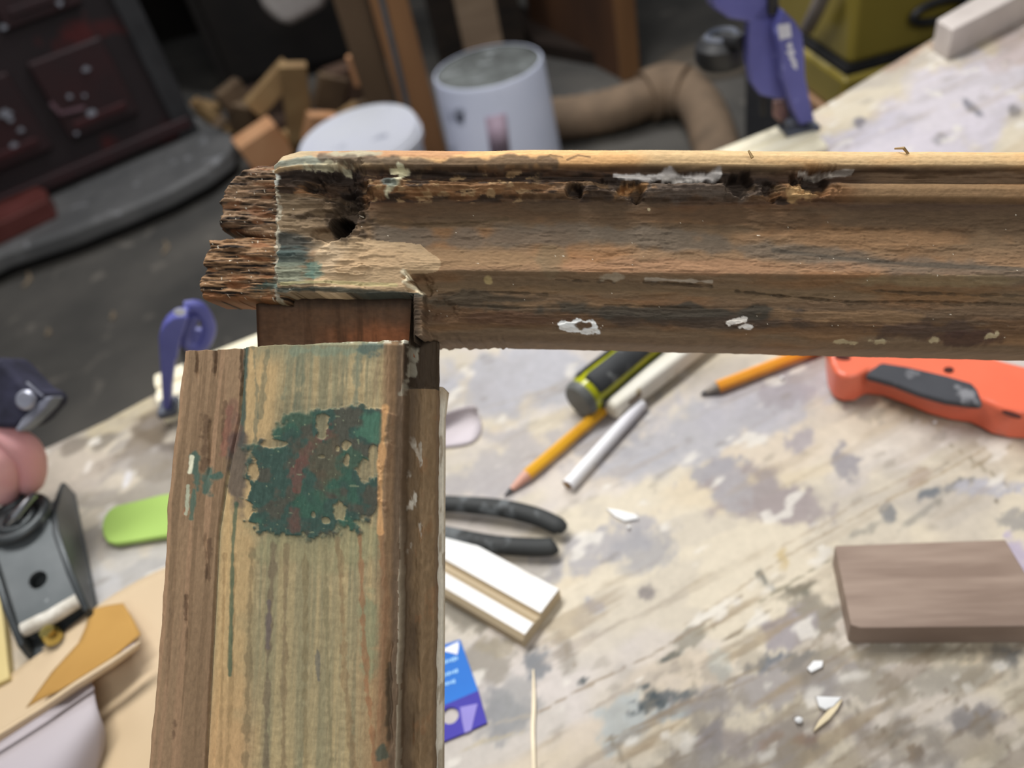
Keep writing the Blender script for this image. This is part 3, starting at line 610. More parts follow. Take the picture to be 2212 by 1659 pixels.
# ================================================================== BENCH
edge = [(-420, 1150), (-100, 1030), (90, 973), (231, 908), (325, 857), (1400, 402), (1758, 241), (2155, 0), (2330, -105)]
far = [pt(x, y) for x, y in edge]
bx0, bx1, by0 = -0.75, 1.05, -0.22
poly = [(p.x, p.y) for p in far]
poly[0] = (bx0, poly[0][1] - (poly[0][0] - bx0) * .35); poly = [q for q in poly if q[0] >= bx0]
poly += [(bx1, poly[-1][1] + .25 * (bx1 - poly[-1][0])), (bx1, by0), (bx0, by0)]
ga = pt(1230, 1500); gb = pt(1830, 1150); gd = (gb - ga).normalized(); gn = Vector((-gd.y, gd.x, 0))
def proj(P):
    d = P - _c[None]; z = d @ _f
    return CX + FPX * (d @ _r) / z, CY - FPX * (d @ _u) / z
def bench_c(V):
    X, Y = V[:, 0], V[:, 1]
    Gx = X * gd.x + Y * gd.y; Gy = X * gn.x + Y * gn.y
    PX, PY = proj(V); PX = np.where(Y < .02, -9999, PX)
    CR = (222, 210, 188)
    C = np.zeros((len(V), 3)) + SA(CR, .98)
    n1 = fbm(Gx * 5, Gy * 9, 5, 700)
    C = mixc(C, SA((190, 184, 182)), sst(.48, .60, n1) * .72)
    C = mixc(C, SA((168, 160, 158)), sst(.60, .72, fbm(Gx * 8 + 4, Gy * 16, 4, 701)) * .4)
    C = mixc(C, SA((218, 208, 204)), sst(.52, .62, fbm(Gx * 12, Gy * 24, 4, 702)) * .5)
    C = mixc(C, SA((214, 192, 156)), sst(.55, .66, fbm(Gx * 10 + 9, Gy * 26, 4, 703)) * .35)
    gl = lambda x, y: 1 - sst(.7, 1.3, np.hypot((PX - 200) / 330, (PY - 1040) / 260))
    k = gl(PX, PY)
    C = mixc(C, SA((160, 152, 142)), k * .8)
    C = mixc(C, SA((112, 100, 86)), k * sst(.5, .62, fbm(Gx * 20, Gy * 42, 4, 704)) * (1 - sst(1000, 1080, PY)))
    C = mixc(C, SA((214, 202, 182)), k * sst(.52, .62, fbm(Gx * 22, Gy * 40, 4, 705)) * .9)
    for a in ((260, 895, 90, 26, -24, (196, 182, 150), .8), (150, 1010, 80, 45, -10, (192, 180, 166), .8), (300, 1000, 60, 40, 0, (188, 180, 172), .6), (285, 1230, 110, 60, 0, (186, 184, 182), .7), (200, 1290, 60, 50, 0, (192, 190, 190), .7), (335, 905, 60, 34, -20, (96, 82, 66), .85), (300, 960, 70, 20, -30, (112, 98, 80), .7), (230, 950, 30, 14, -30, (120, 112, 100), .8), (170, 960, 50, 14, -24, (118, 108, 96), .7), (330, 1010, 40, 26, 0, (128, 116, 96), .6), (190, 1010, 20, 8, -60, (230, 222, 212), .8), (275, 1035, 8, 20, 20, (236, 234, 236), .85)):
        C = blob(C, PX, PY, *a[:4], SA(a[5]), a[6], ang=a[4], nz=.9, ns=.02, seed=int(a[0]))
    big = ((1130, 810, 210, 70, -10, (196, 194, 200), .85), (1050, 860, 60, 40, 0, (190, 186, 190), .6), (1090, 1010, 150, 60, -25, (184, 178, 180), .7), (1330, 930, 90, 40, -30, (178, 176, 182), .75), (1500, 940, 210, 60, -20, (186, 184, 190), .75), (1400, 1000, 60, 40, 0, (182, 180, 186), .5),
           (1660, 860, 190, 60, -15, (194, 190, 196), .75), (1700, 850, 60, 40, 0, (168, 158, 164), .6), (1300, 1180, 130, 40, -20, (176, 172, 176), .75), (1390, 1190, 60, 46, 0, (166, 164, 168), .7), (1150, 1240, 60, 40, 0, (170, 166, 166), .6),
           (1640, 1072, 115, 52, 8, (166, 154, 152), .95), (1575, 1040, 60, 40, 50, (176, 170, 172), .85), (1540, 1015, 60, 16, -20, (170, 166, 170), .8), (1740, 1110, 50, 28, 0, (170, 158, 156), .8), (1735, 948, 36, 24, -30, (182, 172, 172), .9), (1825, 1000, 26, 40, -20, (166, 160, 162), .9), (1985, 1030, 30, 16, -20, (186, 168, 152), .7),
           (1345, 1560, 44, 66, 30, (190, 194, 192), .95), (1445, 1512, 70, 20, -14, (86, 94, 96), .9), (1412, 1514, 26, 24, 0, (58, 70, 76), .95), (1460, 1540, 60, 20, -10, (176, 182, 182), .8), (1395, 1482, 12, 7, -20, (92, 98, 96), .9), (1448, 1418, 34, 6, -26, (96, 98, 90), .85), (1262, 1472, 15, 8, -30, (84, 90, 92), .9), (1282, 1308, 22, 15, 0, (176, 174, 182), .8), (1397, 1283, 18, 16, 20, (140, 130, 124), .95),
           (1490, 1380, 46, 18, -35, (122, 118, 100), .6), (1560, 1430, 26, 30, 0, (208, 206, 194), .8), (1700, 1430, 90, 20, -8, (118, 122, 128), .85), (1760, 1330, 60, 44, 20, (146, 138, 124), .8), (1725, 1275, 34, 14, -25, (124, 120, 104), .8), (1650, 1252, 9, 26, -40, (120, 118, 108), .85), (1690, 1205, 14, 22, 0, (208, 186, 142), .8), (1700, 1360, 60, 36, -20, (164, 156, 160), .8), (1690, 1480, 170, 40, -10, (176, 168, 164), .8),
           (1680, 1600, 150, 50, -8, (164, 152, 146), .8), (1740, 1596, 24, 16, 0, (152, 108, 92), .8), (1665, 1602, 30, 12, -30, (156, 118, 88), .7), (1535, 1605, 34, 44, 10, (158, 150, 150), .85), (1500, 1640, 60, 30, 0, (168, 160, 152), .7), (1980, 1625, 22, 20, 0, (158, 136, 116), .85), (1925, 1600, 30, 10, -30, (160, 152, 140), .7), (2110, 1560, 60, 36, 0, (148, 142, 140), .8), (2170, 1420, 34, 24, 0, (130, 128, 124), .8), (2050, 1470, 120, 30, -10, (176, 168, 154), .7), (1870, 1480, 90, 34, 0, (176, 166, 150), .7), (1950, 1410, 160, 24, 0, (168, 158, 138), .7),
           (1080, 1545, 62, 56, -20, (146, 146, 148), .85), (1120, 1520, 40, 50, 0, (150, 150, 150), .6), (1020, 1430, 70, 46, 0, (150, 142, 130), .75), (1160, 1435, 26, 30, 0, (126, 130, 136), .8), (1000, 1330, 60, 34, 20, (128, 120, 104), .75), (1220, 1410, 20, 44, -18, (150, 142, 130), .6), (1070, 1395, 40, 20, 0, (160, 148, 124), .6),
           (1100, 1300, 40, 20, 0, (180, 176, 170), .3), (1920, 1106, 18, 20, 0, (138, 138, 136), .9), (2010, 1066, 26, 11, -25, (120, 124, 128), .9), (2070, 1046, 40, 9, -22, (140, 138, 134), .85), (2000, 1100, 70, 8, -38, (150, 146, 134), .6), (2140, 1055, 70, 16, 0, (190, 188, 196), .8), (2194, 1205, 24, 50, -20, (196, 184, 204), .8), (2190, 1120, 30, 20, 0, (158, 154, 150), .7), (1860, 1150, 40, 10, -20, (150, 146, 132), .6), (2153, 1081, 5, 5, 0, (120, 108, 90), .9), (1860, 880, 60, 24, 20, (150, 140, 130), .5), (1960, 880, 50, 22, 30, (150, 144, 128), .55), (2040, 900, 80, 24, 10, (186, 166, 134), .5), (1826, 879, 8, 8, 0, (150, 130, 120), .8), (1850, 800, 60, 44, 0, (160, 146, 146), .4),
           (1980, 300, 260, 60, -18, (222, 214, 222), .9), (2100, 180, 200, 60, -25, (224, 216, 222), .85), (1900, 280, 80, 30, -20, (206, 200, 210), .6), (1857, 264, 11, 10, 0, (132, 128, 138), .9), (2030, 300, 20, 12, 0, (160, 156, 160), .6), (2100, 232, 24, 8, 40, (140, 138, 146), .8), (2200, 100, 60, 60, 0, (198, 178, 170), .6), (1780, 215, 60, 12, -32, (190, 158, 130), .75), (1960, 120, 70, 12, -32, (196, 164, 140), .75), (2195, 240, 14, 16, 0, (116, 112, 112), .7), (1640, 360, 200, 40, 0, (220, 212, 220), .7))
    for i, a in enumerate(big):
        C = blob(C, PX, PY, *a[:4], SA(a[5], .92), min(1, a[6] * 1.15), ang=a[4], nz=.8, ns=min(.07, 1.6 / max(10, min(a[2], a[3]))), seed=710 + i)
    for pts, wd, col, s in (([(940, 925), (1050, 880), (1200, 838)], 3, (176, 166, 156), .7), ([(1161, 1541), (1230, 1502), (1300, 1465), (1400, 1420), (1520, 1345), (1600, 1290)], 3, (140, 120, 92), .75), ([(1030, 1572), (1161, 1541)], 3, (180, 168, 150), .6),
                            ([(1310, 1600), (1400, 1558), (1520, 1500), (1640, 1440)], 4, (150, 134, 112), .75), ([(1480, 1350), (1600, 1270), (1700, 1200), (1880, 1100), (2000, 1040), (2180, 940)], 3, (168, 148, 118), .6), ([(1570, 1380), (1660, 1320)], 4, (130, 112, 84), .7), ([(1560, 1385), (1620, 1355)], 3, (118, 104, 82), .7), ([(1640, 1300), (1790, 1210)], 4, (128, 120, 96), .7),
                            ([(1770, 1140), (1840, 1092), (1920, 1050), (2000, 1010)], 3, (168, 150, 124), .55), ([(1690, 1180), (1780, 1130)], 3, (176, 156, 130), .5), ([(2050, 960), (2110, 1000), (2190, 1060)], 3, (150, 138, 116), .65), ([(2100, 1010), (2180, 965)], 3, (156, 140, 112), .6), ([(1824, 1510), (1880, 1560), (1930, 1592)], 3, (138, 128, 112), .8), ([(2040, 1490), (2130, 1560), (2200, 1640)], 3, (140, 126, 110), .7), ([(1210, 1370), (1226, 1410), (1244, 1440)], 3, (150, 138, 120), .6), ([(1320, 1590), (1345, 1640), (1360, 1670)], 6, (130, 124, 110), .7),
                            ([(1380, 1580), (1500, 1520), (1640, 1460), (1780, 1380)], 3, (150, 134, 112), .5), ([(1540, 1660), (1700, 1560), (1800, 1520)], 3, (150, 140, 124), .5), ([(1800, 1650), (1960, 1560), (2100, 1480)], 3, (170, 154, 128), .5), ([(1000, 1620), (1050, 1600), (1130, 1580)], 4, (186, 172, 140), .6)):
        C = stroke(C, PX, PY, pts, wd * .8, SA(col), s, nz=1.3, ns=.05, seed=int(pts[0][0]))
    rg = sst(1150, 1350, PY) * sst(1100, 1300, PX)
    gr = fbm(Gx * 14, Gy * 150, 4, 740); C = mixc(C, SA((160, 140, 110)), sst(.60, .72, gr) * (.25 + .45 * rg) * sst(1000, 1200, PX))
    rg2 = sst(1380, 1480, PY + (PX - 1300) * .12) * sst(1240, 1500, PX)
    gm = fbm(Gx * 70, Gy * 110, 4, 743); C = mixc(C, SA((150, 138, 118)), sst(.50, .60, gm) * rg2 * .5)
    C = mixc(C, SA((118, 112, 108)), sst(.60, .70, fbm(Gx * 55, Gy * 85, 4, 744)) * rg2 * .4)
    C = mixc(C, SA((120, 98, 72)), sst(.63, .72, fbm(Gx * 16, Gy * 210, 3, 745)) * rg * .4)
    C = mixc(C, SA((160, 154, 152)), sst(.52, .62, fbm(Gx * 26, Gy * 44, 4, 746)) * .22)
    C = mixc(C, SA((132, 122, 108)), sst(.72, .82, fbm(Gx * 60, Gy * 120, 3, 741)) * .35)
    C = mixc(C, SA((236, 230, 220)), sst(.70, .78, fbm(Gx * 50 + 3, Gy * 90, 3, 742)) * .7)
    return C * .83
st = .0021
nx = int((bx1 - bx0) / st); gx = np.linspace(bx0, bx1, nx)
fx = [q[0] for q in poly[:-2]]; fy = [q[1] for q in poly[:-2]]
ymax = np.interp(gx, fx, fy)
ny = 620; tt = np.linspace(0, 1, ny) ** .9
GX, T = np.meshgrid(gx, tt); GY = by0 + T * (ymax[None] - by0)
GZ = BENCH + (fbm(GX * 60, GY * 60, 3, 750) - .7) * .0003
V = np.stack([GX.ravel(), GY.ravel(), GZ.ravel()], -1)
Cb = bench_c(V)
idx = np.arange(ny * nx).reshape(ny, nx)
f = np.stack([idx[:-1, :-1], idx[:-1, 1:], idx[1:, 1:], idx[1:, :-1]], -1).reshape(-1, 4)
ring = np.concatenate([idx[0, :], idx[1:, -1], idx[-1, -2::-1], idx[-2:0:-1, 0]])
lo = V[ring].copy(); lo[:, 2] = BENCH - .045; k = len(V)
V2 = np.concatenate([V, lo]); C2 = np.concatenate([Cb, Cb[ring] * 0 + SA((150, 128, 100))]); nr = len(ring); a = np.arange(nr)
f = np.concatenate([f, np.stack([ring[(a + 1) % nr], ring[a], k + a, k + (a + 1) % nr], -1)])
bench = thing('workbench', (0.05, .3, 0), 'wide paint-stained plywood workbench covered in grey smears and knife cuts', 'workbench')
M_BENCH = mk_painted('bench_top', rough=.55, amp=.10, bump=.25, dist=.0005, spec=.35, obj=True, oscale=160)
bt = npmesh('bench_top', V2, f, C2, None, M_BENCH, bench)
leg_m = mk('bench_timber', S(104, 84, 62), S(70, 56, 42), 8, (1, 1, .2), .7)
for x, y in ((-.66, -.15), (.95, -.15), (-.66, .16), (.95, .55)):
    mb = MB(); mb.box((x, y, .3775), (.09, .09, .755)); mb.make('leg', leg_m, bench)
MB().box((.15, .16, .72), (1.5, .05, .07)).make('apron', leg_m, bench)

def flat_poly(px, h=0.0): return [B(x, y, h) for x, y in px]
def slab(name, px, h0, h1, mat, label=None, cat=None, parent=None, bevel=0, seg=3, mid=None, **kw):
    hm = h0 if mid is None else mid
    p = [Vector((q.x, q.y, BENCH + h0)) for q in flat_poly(px, hm)]
    o = MB().prism(p, (0, 0, h1 - h0)).make(name, mat, parent, bevel=bevel, seg=seg, **kw)
    if label: prop(o, label, cat)
    return o
UP = Vector((0, 0, 1))
# --- pencils and tubes
def rod_ax(a, b): return (b - a).normalized()
def pencil(name, tip, wood, end, r, cols, label, tiplabel):
    a = B(*tip, .0012); w0 = B(*wood, r); e = B(*end, r); ax = rod_ax(w0, e)
    o = thing(name, w0, label, 'pencil')
    up = UP
    MB().tube([w0, e], r, 6, up=up).make('barrel', cols[0], o, bevel=.0004, seg=2)
    L = (a - w0); mid = w0 + L * .68
    MB().tube([mid, w0 + ax * .0004], [r * .42, r * .97], 16).make('cone', cols[1], o, smooth=True)
    MB().tube([a, mid], [.0003, r * .42], 12).make('lead', cols[2], o, smooth=True)
    return o
m_lead = mk('graphite', S(70, 70, 74), None, 90, rough=.4, bump=.05)
m_cone = mk('pencil_cone', S(226, 178, 158), S(206, 150, 132), 60, rough=.6, bump=.05)
m_cone2 = mk('pencil_cone_grey', S(170, 160, 150), S(120, 112, 104), 60, rough=.6, bump=.05)
m_yel = mk('pencil_yellow', S(232, 172, 38), S(220, 158, 30), 30, rough=.35, bump=.03, spec=.5)
m_org = mk('pencil_orange', S(250, 168, 52), S(240, 150, 36), 30, rough=.35, bump=.03, spec=.5)
pencil('pencil', (1089, 1072), (1138, 1026), (1345, 850), .0038, (m_yel, m_cone, m_lead), 'yellow pencil with a pink wood point, running under the thick white stick', None)
pencil('pencil', (1513, 853), (1549, 836), (1990, 664), .0040, (m_org, m_cone2, m_lead), 'orange pencil with dull grey point beside the red utility knife', None)
wh = mk('white_plastic', S(246, 245, 250), S(240, 238, 246), 20, rough=.6, bump=.03, dirt=(S(200, 196, 190), .62), dscale=120)
a = B(1226, 1049, .0039); b = B(1386, 872, .0039); ax = rod_ax(a, b)
o = thing('paper_tube', a, 'thin white tube with tan hollow end beside the yellow pencil', 'tube')
MB().lathe(a, [(.0022, .0006), (.0039, 0), (.0039, (b - a).length), (.0022, (b - a).length + .0005)], 20, ax).make('tube_wall', wh, o, smooth=True)
MB().lathe(a, [(.0001, .003), (.0024, .0006), (.0030, -.0001)], 20, ax).make('hollow_end', mk('tube_end', S(196, 150, 70), S(120, 90, 50), 200), o, smooth=True)
# --- screwdriver
r = .0145
a = B(1247, 868, r); b = B(1440, 712, r); ax = rod_ax(a, b)
o = thing('screwdriver', a, 'black and translucent yellow screwdriver handle behind the thick white stick', 'screwdriver')
m_yp = mk('yellow_plastic', S(222, 222, 30), S(190, 196, 20), 40, rough=.2, bump=.03, spec=.6, contrast=(.4, .6), trans=.25)
m_rub = mk('black_rubber', S(62, 64, 66), S(48, 50, 52), 60, rough=.7, bump=.1, dirt=(S(110, 112, 112), .60), dscale=90)
m_cap = mk('grey_cap', S(112, 114, 112), S(92, 94, 92), 40, rough=.5)
LEN = .115
MB().lathe(a, [(.0001, .003), (.010, .003), (.0123, .006), (.0128, .016), (.0118, .05), (.0125, .09), (.009, LEN), (.0001, LEN)], 32, ax).make('handle_core', m_yp, o, smooth=True)
MB().lathe(a, [(.0001, -.0005), (.0105, -.0002), (.0125, .0022), (.0128, .005), (.0001, .005)], 32, ax).make('end_cap', m_cap, o, smooth=True)
sx = ax.cross(UP).normalized(); su = sx.cross(ax).normalized()
for kk in range(4):
    th0 = math.radians(90 * kk + 62); mb = MB(); rows = []
    for t, rr in ((.010, .0126), (.014, .0140), (.05, .0134), (.088, .0140), (.096, .0120)):
        for j in range(9):
            th = th0 + math.radians(-33 + 66 * j / 8); mb.v.append(a + ax * t + (sx * math.cos(th) + su * math.sin(th)) * rr)
    for i in range(4):
        for j in range(8):
            q = i * 9 + j; mb.f.append([q, q + 1, q + 10, q + 9]); mb.mi.append(0)
    mb.make('rubber_grip', m_rub, o, smooth=True, solid=.0016, auto=False)
MB().tube([a + ax * LEN * .98, a + ax * (LEN + .10)], .0032, 14).make('shaft', mk('steel', S(170, 172, 176), None, 60, metal=1, rough=.3, bump=.02), o, smooth=True)
# --- thick white stick
wst = mk('white_stick', S(240, 236, 224), S(228, 220, 200), 12, (1, 1, 1), rough=.55, bump=.1, dirt=(S(196, 178, 140), .60), dscale=80)
a = B(1316, 886, .0078); b = B(1566, 694, .0078); ax = rod_ax(a, b)
o = thing('wooden_stick', a, 'thick white painted square stick with a small slot, lying against the screwdriver', 'stick')
sd = ax.cross(UP).normalized()
mb = MB(); mb.box((a + b) / 2, ((b - a).length, .0150, .0150), (ax, sd, UP)); mb.make('shaft', wst, o, bevel=.0042, seg=4)
MB().box(a + ax * .016 + sd * .0062 + UP * .0028, (.011, .0032, .0026), (ax, sd, UP)).make('slot', mk('slot_dark', S(120, 92, 50), S(80, 60, 40), 60), o)
# --- utility knife
kn = thing('utility_knife', B(2000, 850, 0), 'orange-red utility knife with a black rubber grip', 'utility knife')
m_or = mk('orange_plastic', S(238, 120, 90), S(232, 110, 80), 14, rough=.28, bump=.03, spec=.55, dirt=(S(214, 110, 84), .66), dscale=60)
out = [(1786, 740), (1786, 776), (1791, 812), (1803, 834), (1824, 843), (1850, 841), (1874, 827), (1910, 830), (1960, 848), (2012, 869), (2060, 882), (2104, 888), (2126, 898), (2150, 911), (2190, 920), (2260, 925), (2420, 940), (2450, 900), (2420, 850), (2300, 835), (2212, 821), (2160, 808), (2109, 792), (2040, 772), (1996, 757), (1900, 733), (1830, 722)]
pp = [Vector((q.x, q.y, BENCH + .001)) for q in flat_poly(out, .012)]
MB().prism(pp, (0, 0, .022)).make('body', m_or, kn, bevel=.0065, seg=5)
gp = [(1868, 812), (1880, 800), (1903, 783), (1960, 792), (2050, 813), (2100, 828), (2112, 842), (2124, 876), (2100, 874), (2042, 866), (1985, 850), (1930, 829), (1895, 819)]
gp = [Vector((q.x, q.y, BENCH + .0195)) for q in flat_poly(gp, .0235)]
MB().prism(gp, (0, 0, .0048)).make('rubber_grip', mk('dusty_rubber', S(66, 67, 72), S(56, 57, 62), 30, rough=.75, dirt=(S(128, 128, 132), .58), dscale=60), kn, bevel=.002, seg=3)['label'] = 'black dusty grip'
hole_m = mk('dark_hole', S(70, 26, 18), None, 50, rough=.8, bump=0)
for x, y, r1, r2, an in ((1820, 773, .0022, .0045, 60), (2049, 800, .0028, .0024, 0), (2185, 896, .0018, .0048, 40)):
    c = B(x, y, .023); u_ = Vector((math.cos(math.radians(an)), math.sin(math.radians(an)), 0)); v_ = Vector((-u_.y, u_.x, 0))
    MB().prism([c + u_ * r1 * math.cos(t * math.pi / 8) + v_ * r2 * math.sin(t * math.pi / 8) for t in range(16)], (0, 0, .0006)).make('screw_recess', hole_m, kn)
MB().box(B(2165, 800, .018), (.018, .006, .007), ((B(2200, 815, 0) - B(2120, 790, 0)).normalized(), UP.cross((B(2200, 815, 0) - B(2120, 790, 0)).normalized()), UP)).make('blade_slider', m_cap, kn, bevel=.001)
# --- pliers
pl = thing('pliers', B(900, 1130, 0), 'pliers with two long dusty black dipped handles lying open behind the stile', 'pliers')
m_pl = mk('dipped_handle', S(58, 60, 60), S(46, 48, 48), 24, rough=.65, bump=.15, dirt=(S(100, 104, 106), .56), dscale=55)
def spline(pts, n=6):
    pts = [Vector(p) for p in pts]; P_ = [pts[0] * 2 - pts[1]] + pts + [pts[-1] * 2 - pts[-2]]; out = []
    for i in range(1, len(P_) - 2):
        for j in range(n):
            t = j / n; p0, p1, p2, p3 = P_[i - 1:i + 3]
            out.append(.5 * ((2 * p1) + (-p0 + p2) * t + (2 * p0 - 5 * p1 + 4 * p2 - p3) * t * t + (-p0 + 3 * p1 - 3 * p2 + p3) * t ** 3))
    return out + [pts[-1]]
def lerp_r(rs, k): return [float(np.interp(i / (k - 1), np.linspace(0, 1, len(rs)), rs)) for i in range(k)]
h1 = spline([B(770, 1112, .006), B(860, 1092, .006), B(960, 1088, .007), B(1070, 1096, .008), B(1150, 1113, .008), B(1205, 1136, .007), B(1218, 1147, .006)])
MB().tube(h1, lerp_r([.0035, .0044, .0052, .0056, .0056, .0054, .0026], len(h1)), 16, flat=.8, up=UP).make('handle', m_pl, pl, smooth=True)
h2 = spline([B(770, 1122, .006), B(860, 1134, .006), B(960, 1154, .006), B(1060, 1175, .006), B(1150, 1182, .006), B(1192, 1181, .006), B(1202, 1178, .006)])
MB().tube(h2, lerp_r([.0035, .0044, .0050, .0055, .0056, .0054, .0026], len(h2)), 16, flat=.8, up=UP).make('handle', m_pl, pl, smooth=True)
stl = MATS['steel']
MB().prism(flat_poly([(775, 1100), (740, 1098), (690, 1106), (640, 1114), (640, 1122), (700, 1128), (745, 1134), (775, 1132)], .002), (0, 0, .008)).make('jaws', stl, pl, bevel=.001)
h3 = [B(850, 1118, .005), B(960, 1141, .004), B(985, 1148, .003)]
MB().tube(h3, .0014, 8).make('spring', mk('pale_spring', S(206, 206, 206), None, 60, metal=.6, rough=.35), pl, smooth=True)
# --- moulded offcut, painted white
def moulding(name, a, b, side, prof, faces_mat, mats, label, cat, parent=None, h0=0):
    """extrude profile [(across m, height m)] from a to b; side = unit vector across"""
    mb = MB(); n = len(prof)
    for q in (a, b):
        for s_, h_ in prof: mb.v.append(q + side * s_ + UP * (h_ + h0))
    for i in range(n):
        j = (i + 1) % n; mb.f.append([i, j, n + j, n + i]); mb.mi.append(faces_mat[i])
    mb.f.append(list(range(n))); mb.mi.append(0); mb.f.append(list(reversed(range(n, 2 * n)))); mb.mi.append(0)
    o = mb.make(name, mats, parent, bevel=.0005, seg=2)
    if label: prop(o, label, cat)
    return o
tan = mk('bare_pine', S(198, 180, 152), S(184, 166, 136), 8, (1, 1, 1), rough=.6, bump=.1)
wpt = mk('white_gloss', S(232, 232, 230), S(224, 222, 220), 6, rough=.4, bump=.05, dirt=(S(214, 204, 190), .66), dscale=30)
crm = mk('cream_pine', S(246, 238, 214), S(236, 226, 198), 10, (1, 1, 1), rough=.5, bump=.05)
a = B(1134, 1400, 0); b = B(740, 1165, 0); ax = rod_ax(a, b)
sd = (B(1222, 1283, .009) - B(1134, 1390, .009)); sd = (sd - ax * sd.dot(ax)); Wd = sd.length; sd.normalize()
prof = [(0, 0), (Wd, 0), (Wd, .0085), (Wd * .50, .0090), (Wd * .46, .0066), (Wd * .43, .0066), (Wd * .41, .0080), (Wd * .37, .0082), (Wd * .35, .0070), (Wd * .31, .0088), (Wd * .08, .0092), (0, .0062)]
moulding('moulding_offcut', a, b, sd, prof, [0, 0, 1, 0, 0, 0, 0, 0, 0, 1, 0, 0], [tan, wpt], 'short white painted moulding offcut with bare grooves below the pliers', 'moulding')
# --- long cream moulding clamped along the far edge
a = B(1745, 305, 0); b = B(352, 872, 0); ax = rod_ax(a, b)
sd = (B(1695, 240, .006) - B(1770, 305, .006)); sd = UP.cross(ax) if UP.cross(ax).dot(sd) > 0 else ax.cross(UP); sd.normalize()
Wd = .052
prof = [(0, 0), (Wd, 0), (Wd, .010), (Wd * .8, .012), (Wd * .66, .012), (Wd * .62, .009), (Wd * .52, .009), (Wd * .48, .0125), (Wd * .25, .013), (Wd * .2, .009), (Wd * .08, .008), (0, .005)]
a2 = a - sd * Wd * .5; b2 = b - sd * Wd * .5
moulding('moulding_strip', a2, b2, sd, prof, [0] * 12, [crm], 'long cream pine moulding strip clamped along the far bench edge', 'moulding')
# --- blue hanging card
blu = mk('card_blue', S(10, 100, 190), S(16, 118, 214), 6, rough=.5, bump=0, spec=.2); pur = mk('card_purple', S(46, 40, 150), S(56, 46, 164), 8, rough=.5, bump=0, spec=.2); cw = mk('card_white', S(236, 236, 244), None, 20, rough=.4, bump=0); clb = mk('card_text', S(140, 196, 232), None, 20, rough=.4, bump=0)
hc = .0012
cd_ = thing('hang_tag_card', B(960, 1500, 0), 'blue and purple retail card with a round hanging hole, half behind the stile', 'card')
MB().prism(flat_poly([(760, 1440), (880, 1420), (995, 1384), (1034, 1494), (950, 1530), (800, 1590)], 0), (0, 0, hc)).make('blue_panel', blu, cd_)
# purple end with a hole
cc = B(974, 1548, 0); rr = (B(992, 1548, 0) - cc).length
op = [(1034, 1494), (1053, 1563), (1005, 1585), (950, 1608), (870, 1640), (820, 1655), (800, 1590), (875, 1560), (950, 1530), (992, 1512)]
opv = flat_poly(op, 0); mb = MB(); nO = 48
def ray_poly(c, th, P_):
    d = Vector((math.cos(th), math.sin(th), 0)); best = 1e9
    for i in range(len(P_)):
        p, q = P_[i], P_[(i + 1) % len(P_)]; e = q - p; den = d.x * e.y - d.y * e.x
        if abs(den) < 1e-12: continue
        t = ((p.x - c.x) * e.y - (p.y - c.y) * e.x) / den; s_ = ((p.x - c.x) * d.y - (p.y - c.y) * d.x) / den
        if t > 0 and -1e-6 <= s_ <= 1 + 1e-6: best = min(best, t)
    return c + d * best
ths = sorted([2 * math.pi * i / nO for i in range(nO)] + [math.atan2((q - cc).y, (q - cc).x) % (2 * math.pi) for q in opv])
for z in (0, hc):
    for t in ths: mb.v.append(cc + Vector((math.cos(t), math.sin(t), 0)) * rr + UP * z)
    for t in ths: mb.v.append(ray_poly(cc, t, opv) + UP * z)
n = len(ths)
for i in range(n):
    j = (i + 1) % n
    mb.f += [[i, j, n + j, n + i], [2 * n + i, 3 * n + i, 3 * n + j, 2 * n + j], [n + i, n + j, 3 * n + j, 3 * n + i], [i, 2 * n + i, 2 * n + j, j]]; mb.mi += [0] * 4
mb.make('purple_panel', pur, cd_)
MB().prism(flat_poly([(952, 1405), (991, 1386), (991, 1398), (988, 1414), (970, 1409), (952, 1406)], hc), (0, 0, .0002)).make('printed_shape', cw, cd_)
MB().prism(flat_poly([(994, 1528), (1032, 1520), (1024, 1552), (1018, 1578), (1004, 1584), (998, 1556)], hc), (0, 0, .0002)).make('printed_shape', mk('card_lilac', S(150, 140, 220), None, 20, bump=0), cd_)
mb = MB()
for (x0, y0, x1, y1, w_) in ((950, 1434, 990, 1421, 9), (950, 1462, 990, 1448, 8), (950, 1482, 984, 1471, 8), (900, 1500, 986, 1474, 0)):
    if not w_: continue
    nL = 7
    for i in range(nL):
        t0 = i / nL; t1 = (i + .72) / nL; hh = w_ * (.5 + .5 * ((i * 37 + int(y0)) % 5) / 4)
        xa, ya, xb, yb = x0 + (x1 - x0) * t0, y0 + (y1 - y0) * t0, x0 + (x1 - x0) * t1, y0 + (y1 - y0) * t1
        mb.prism(flat_poly([(xa, ya - hh / 2), (xb, yb - hh / 2), (xb + 1, yb + hh / 2), (xa + 1, ya + hh / 2)], hc), (0, 0, .0002))
mb.make('printed_lettering', clb, cd_)
# --- splinter strip
mb = MB(); pth = spline([B(1152, 1446, .001), B(1153, 1520, .0014), B(1151, 1580, .0012), B(1154, 1700, .001), B(1150, 1800, .001)])
mb.tube(pth, lerp_r([.0004, .0011, .0010, .0011, .0010], len(pth)), 6, flat=.5, up=UP)
prop(mb.make('wood_splinter', mk('pale_splinter', S(246, 230, 200), None, 30), smooth=True), 'long pale wood splinter lying straight on the bench right of the blue card', 'wood splinter')
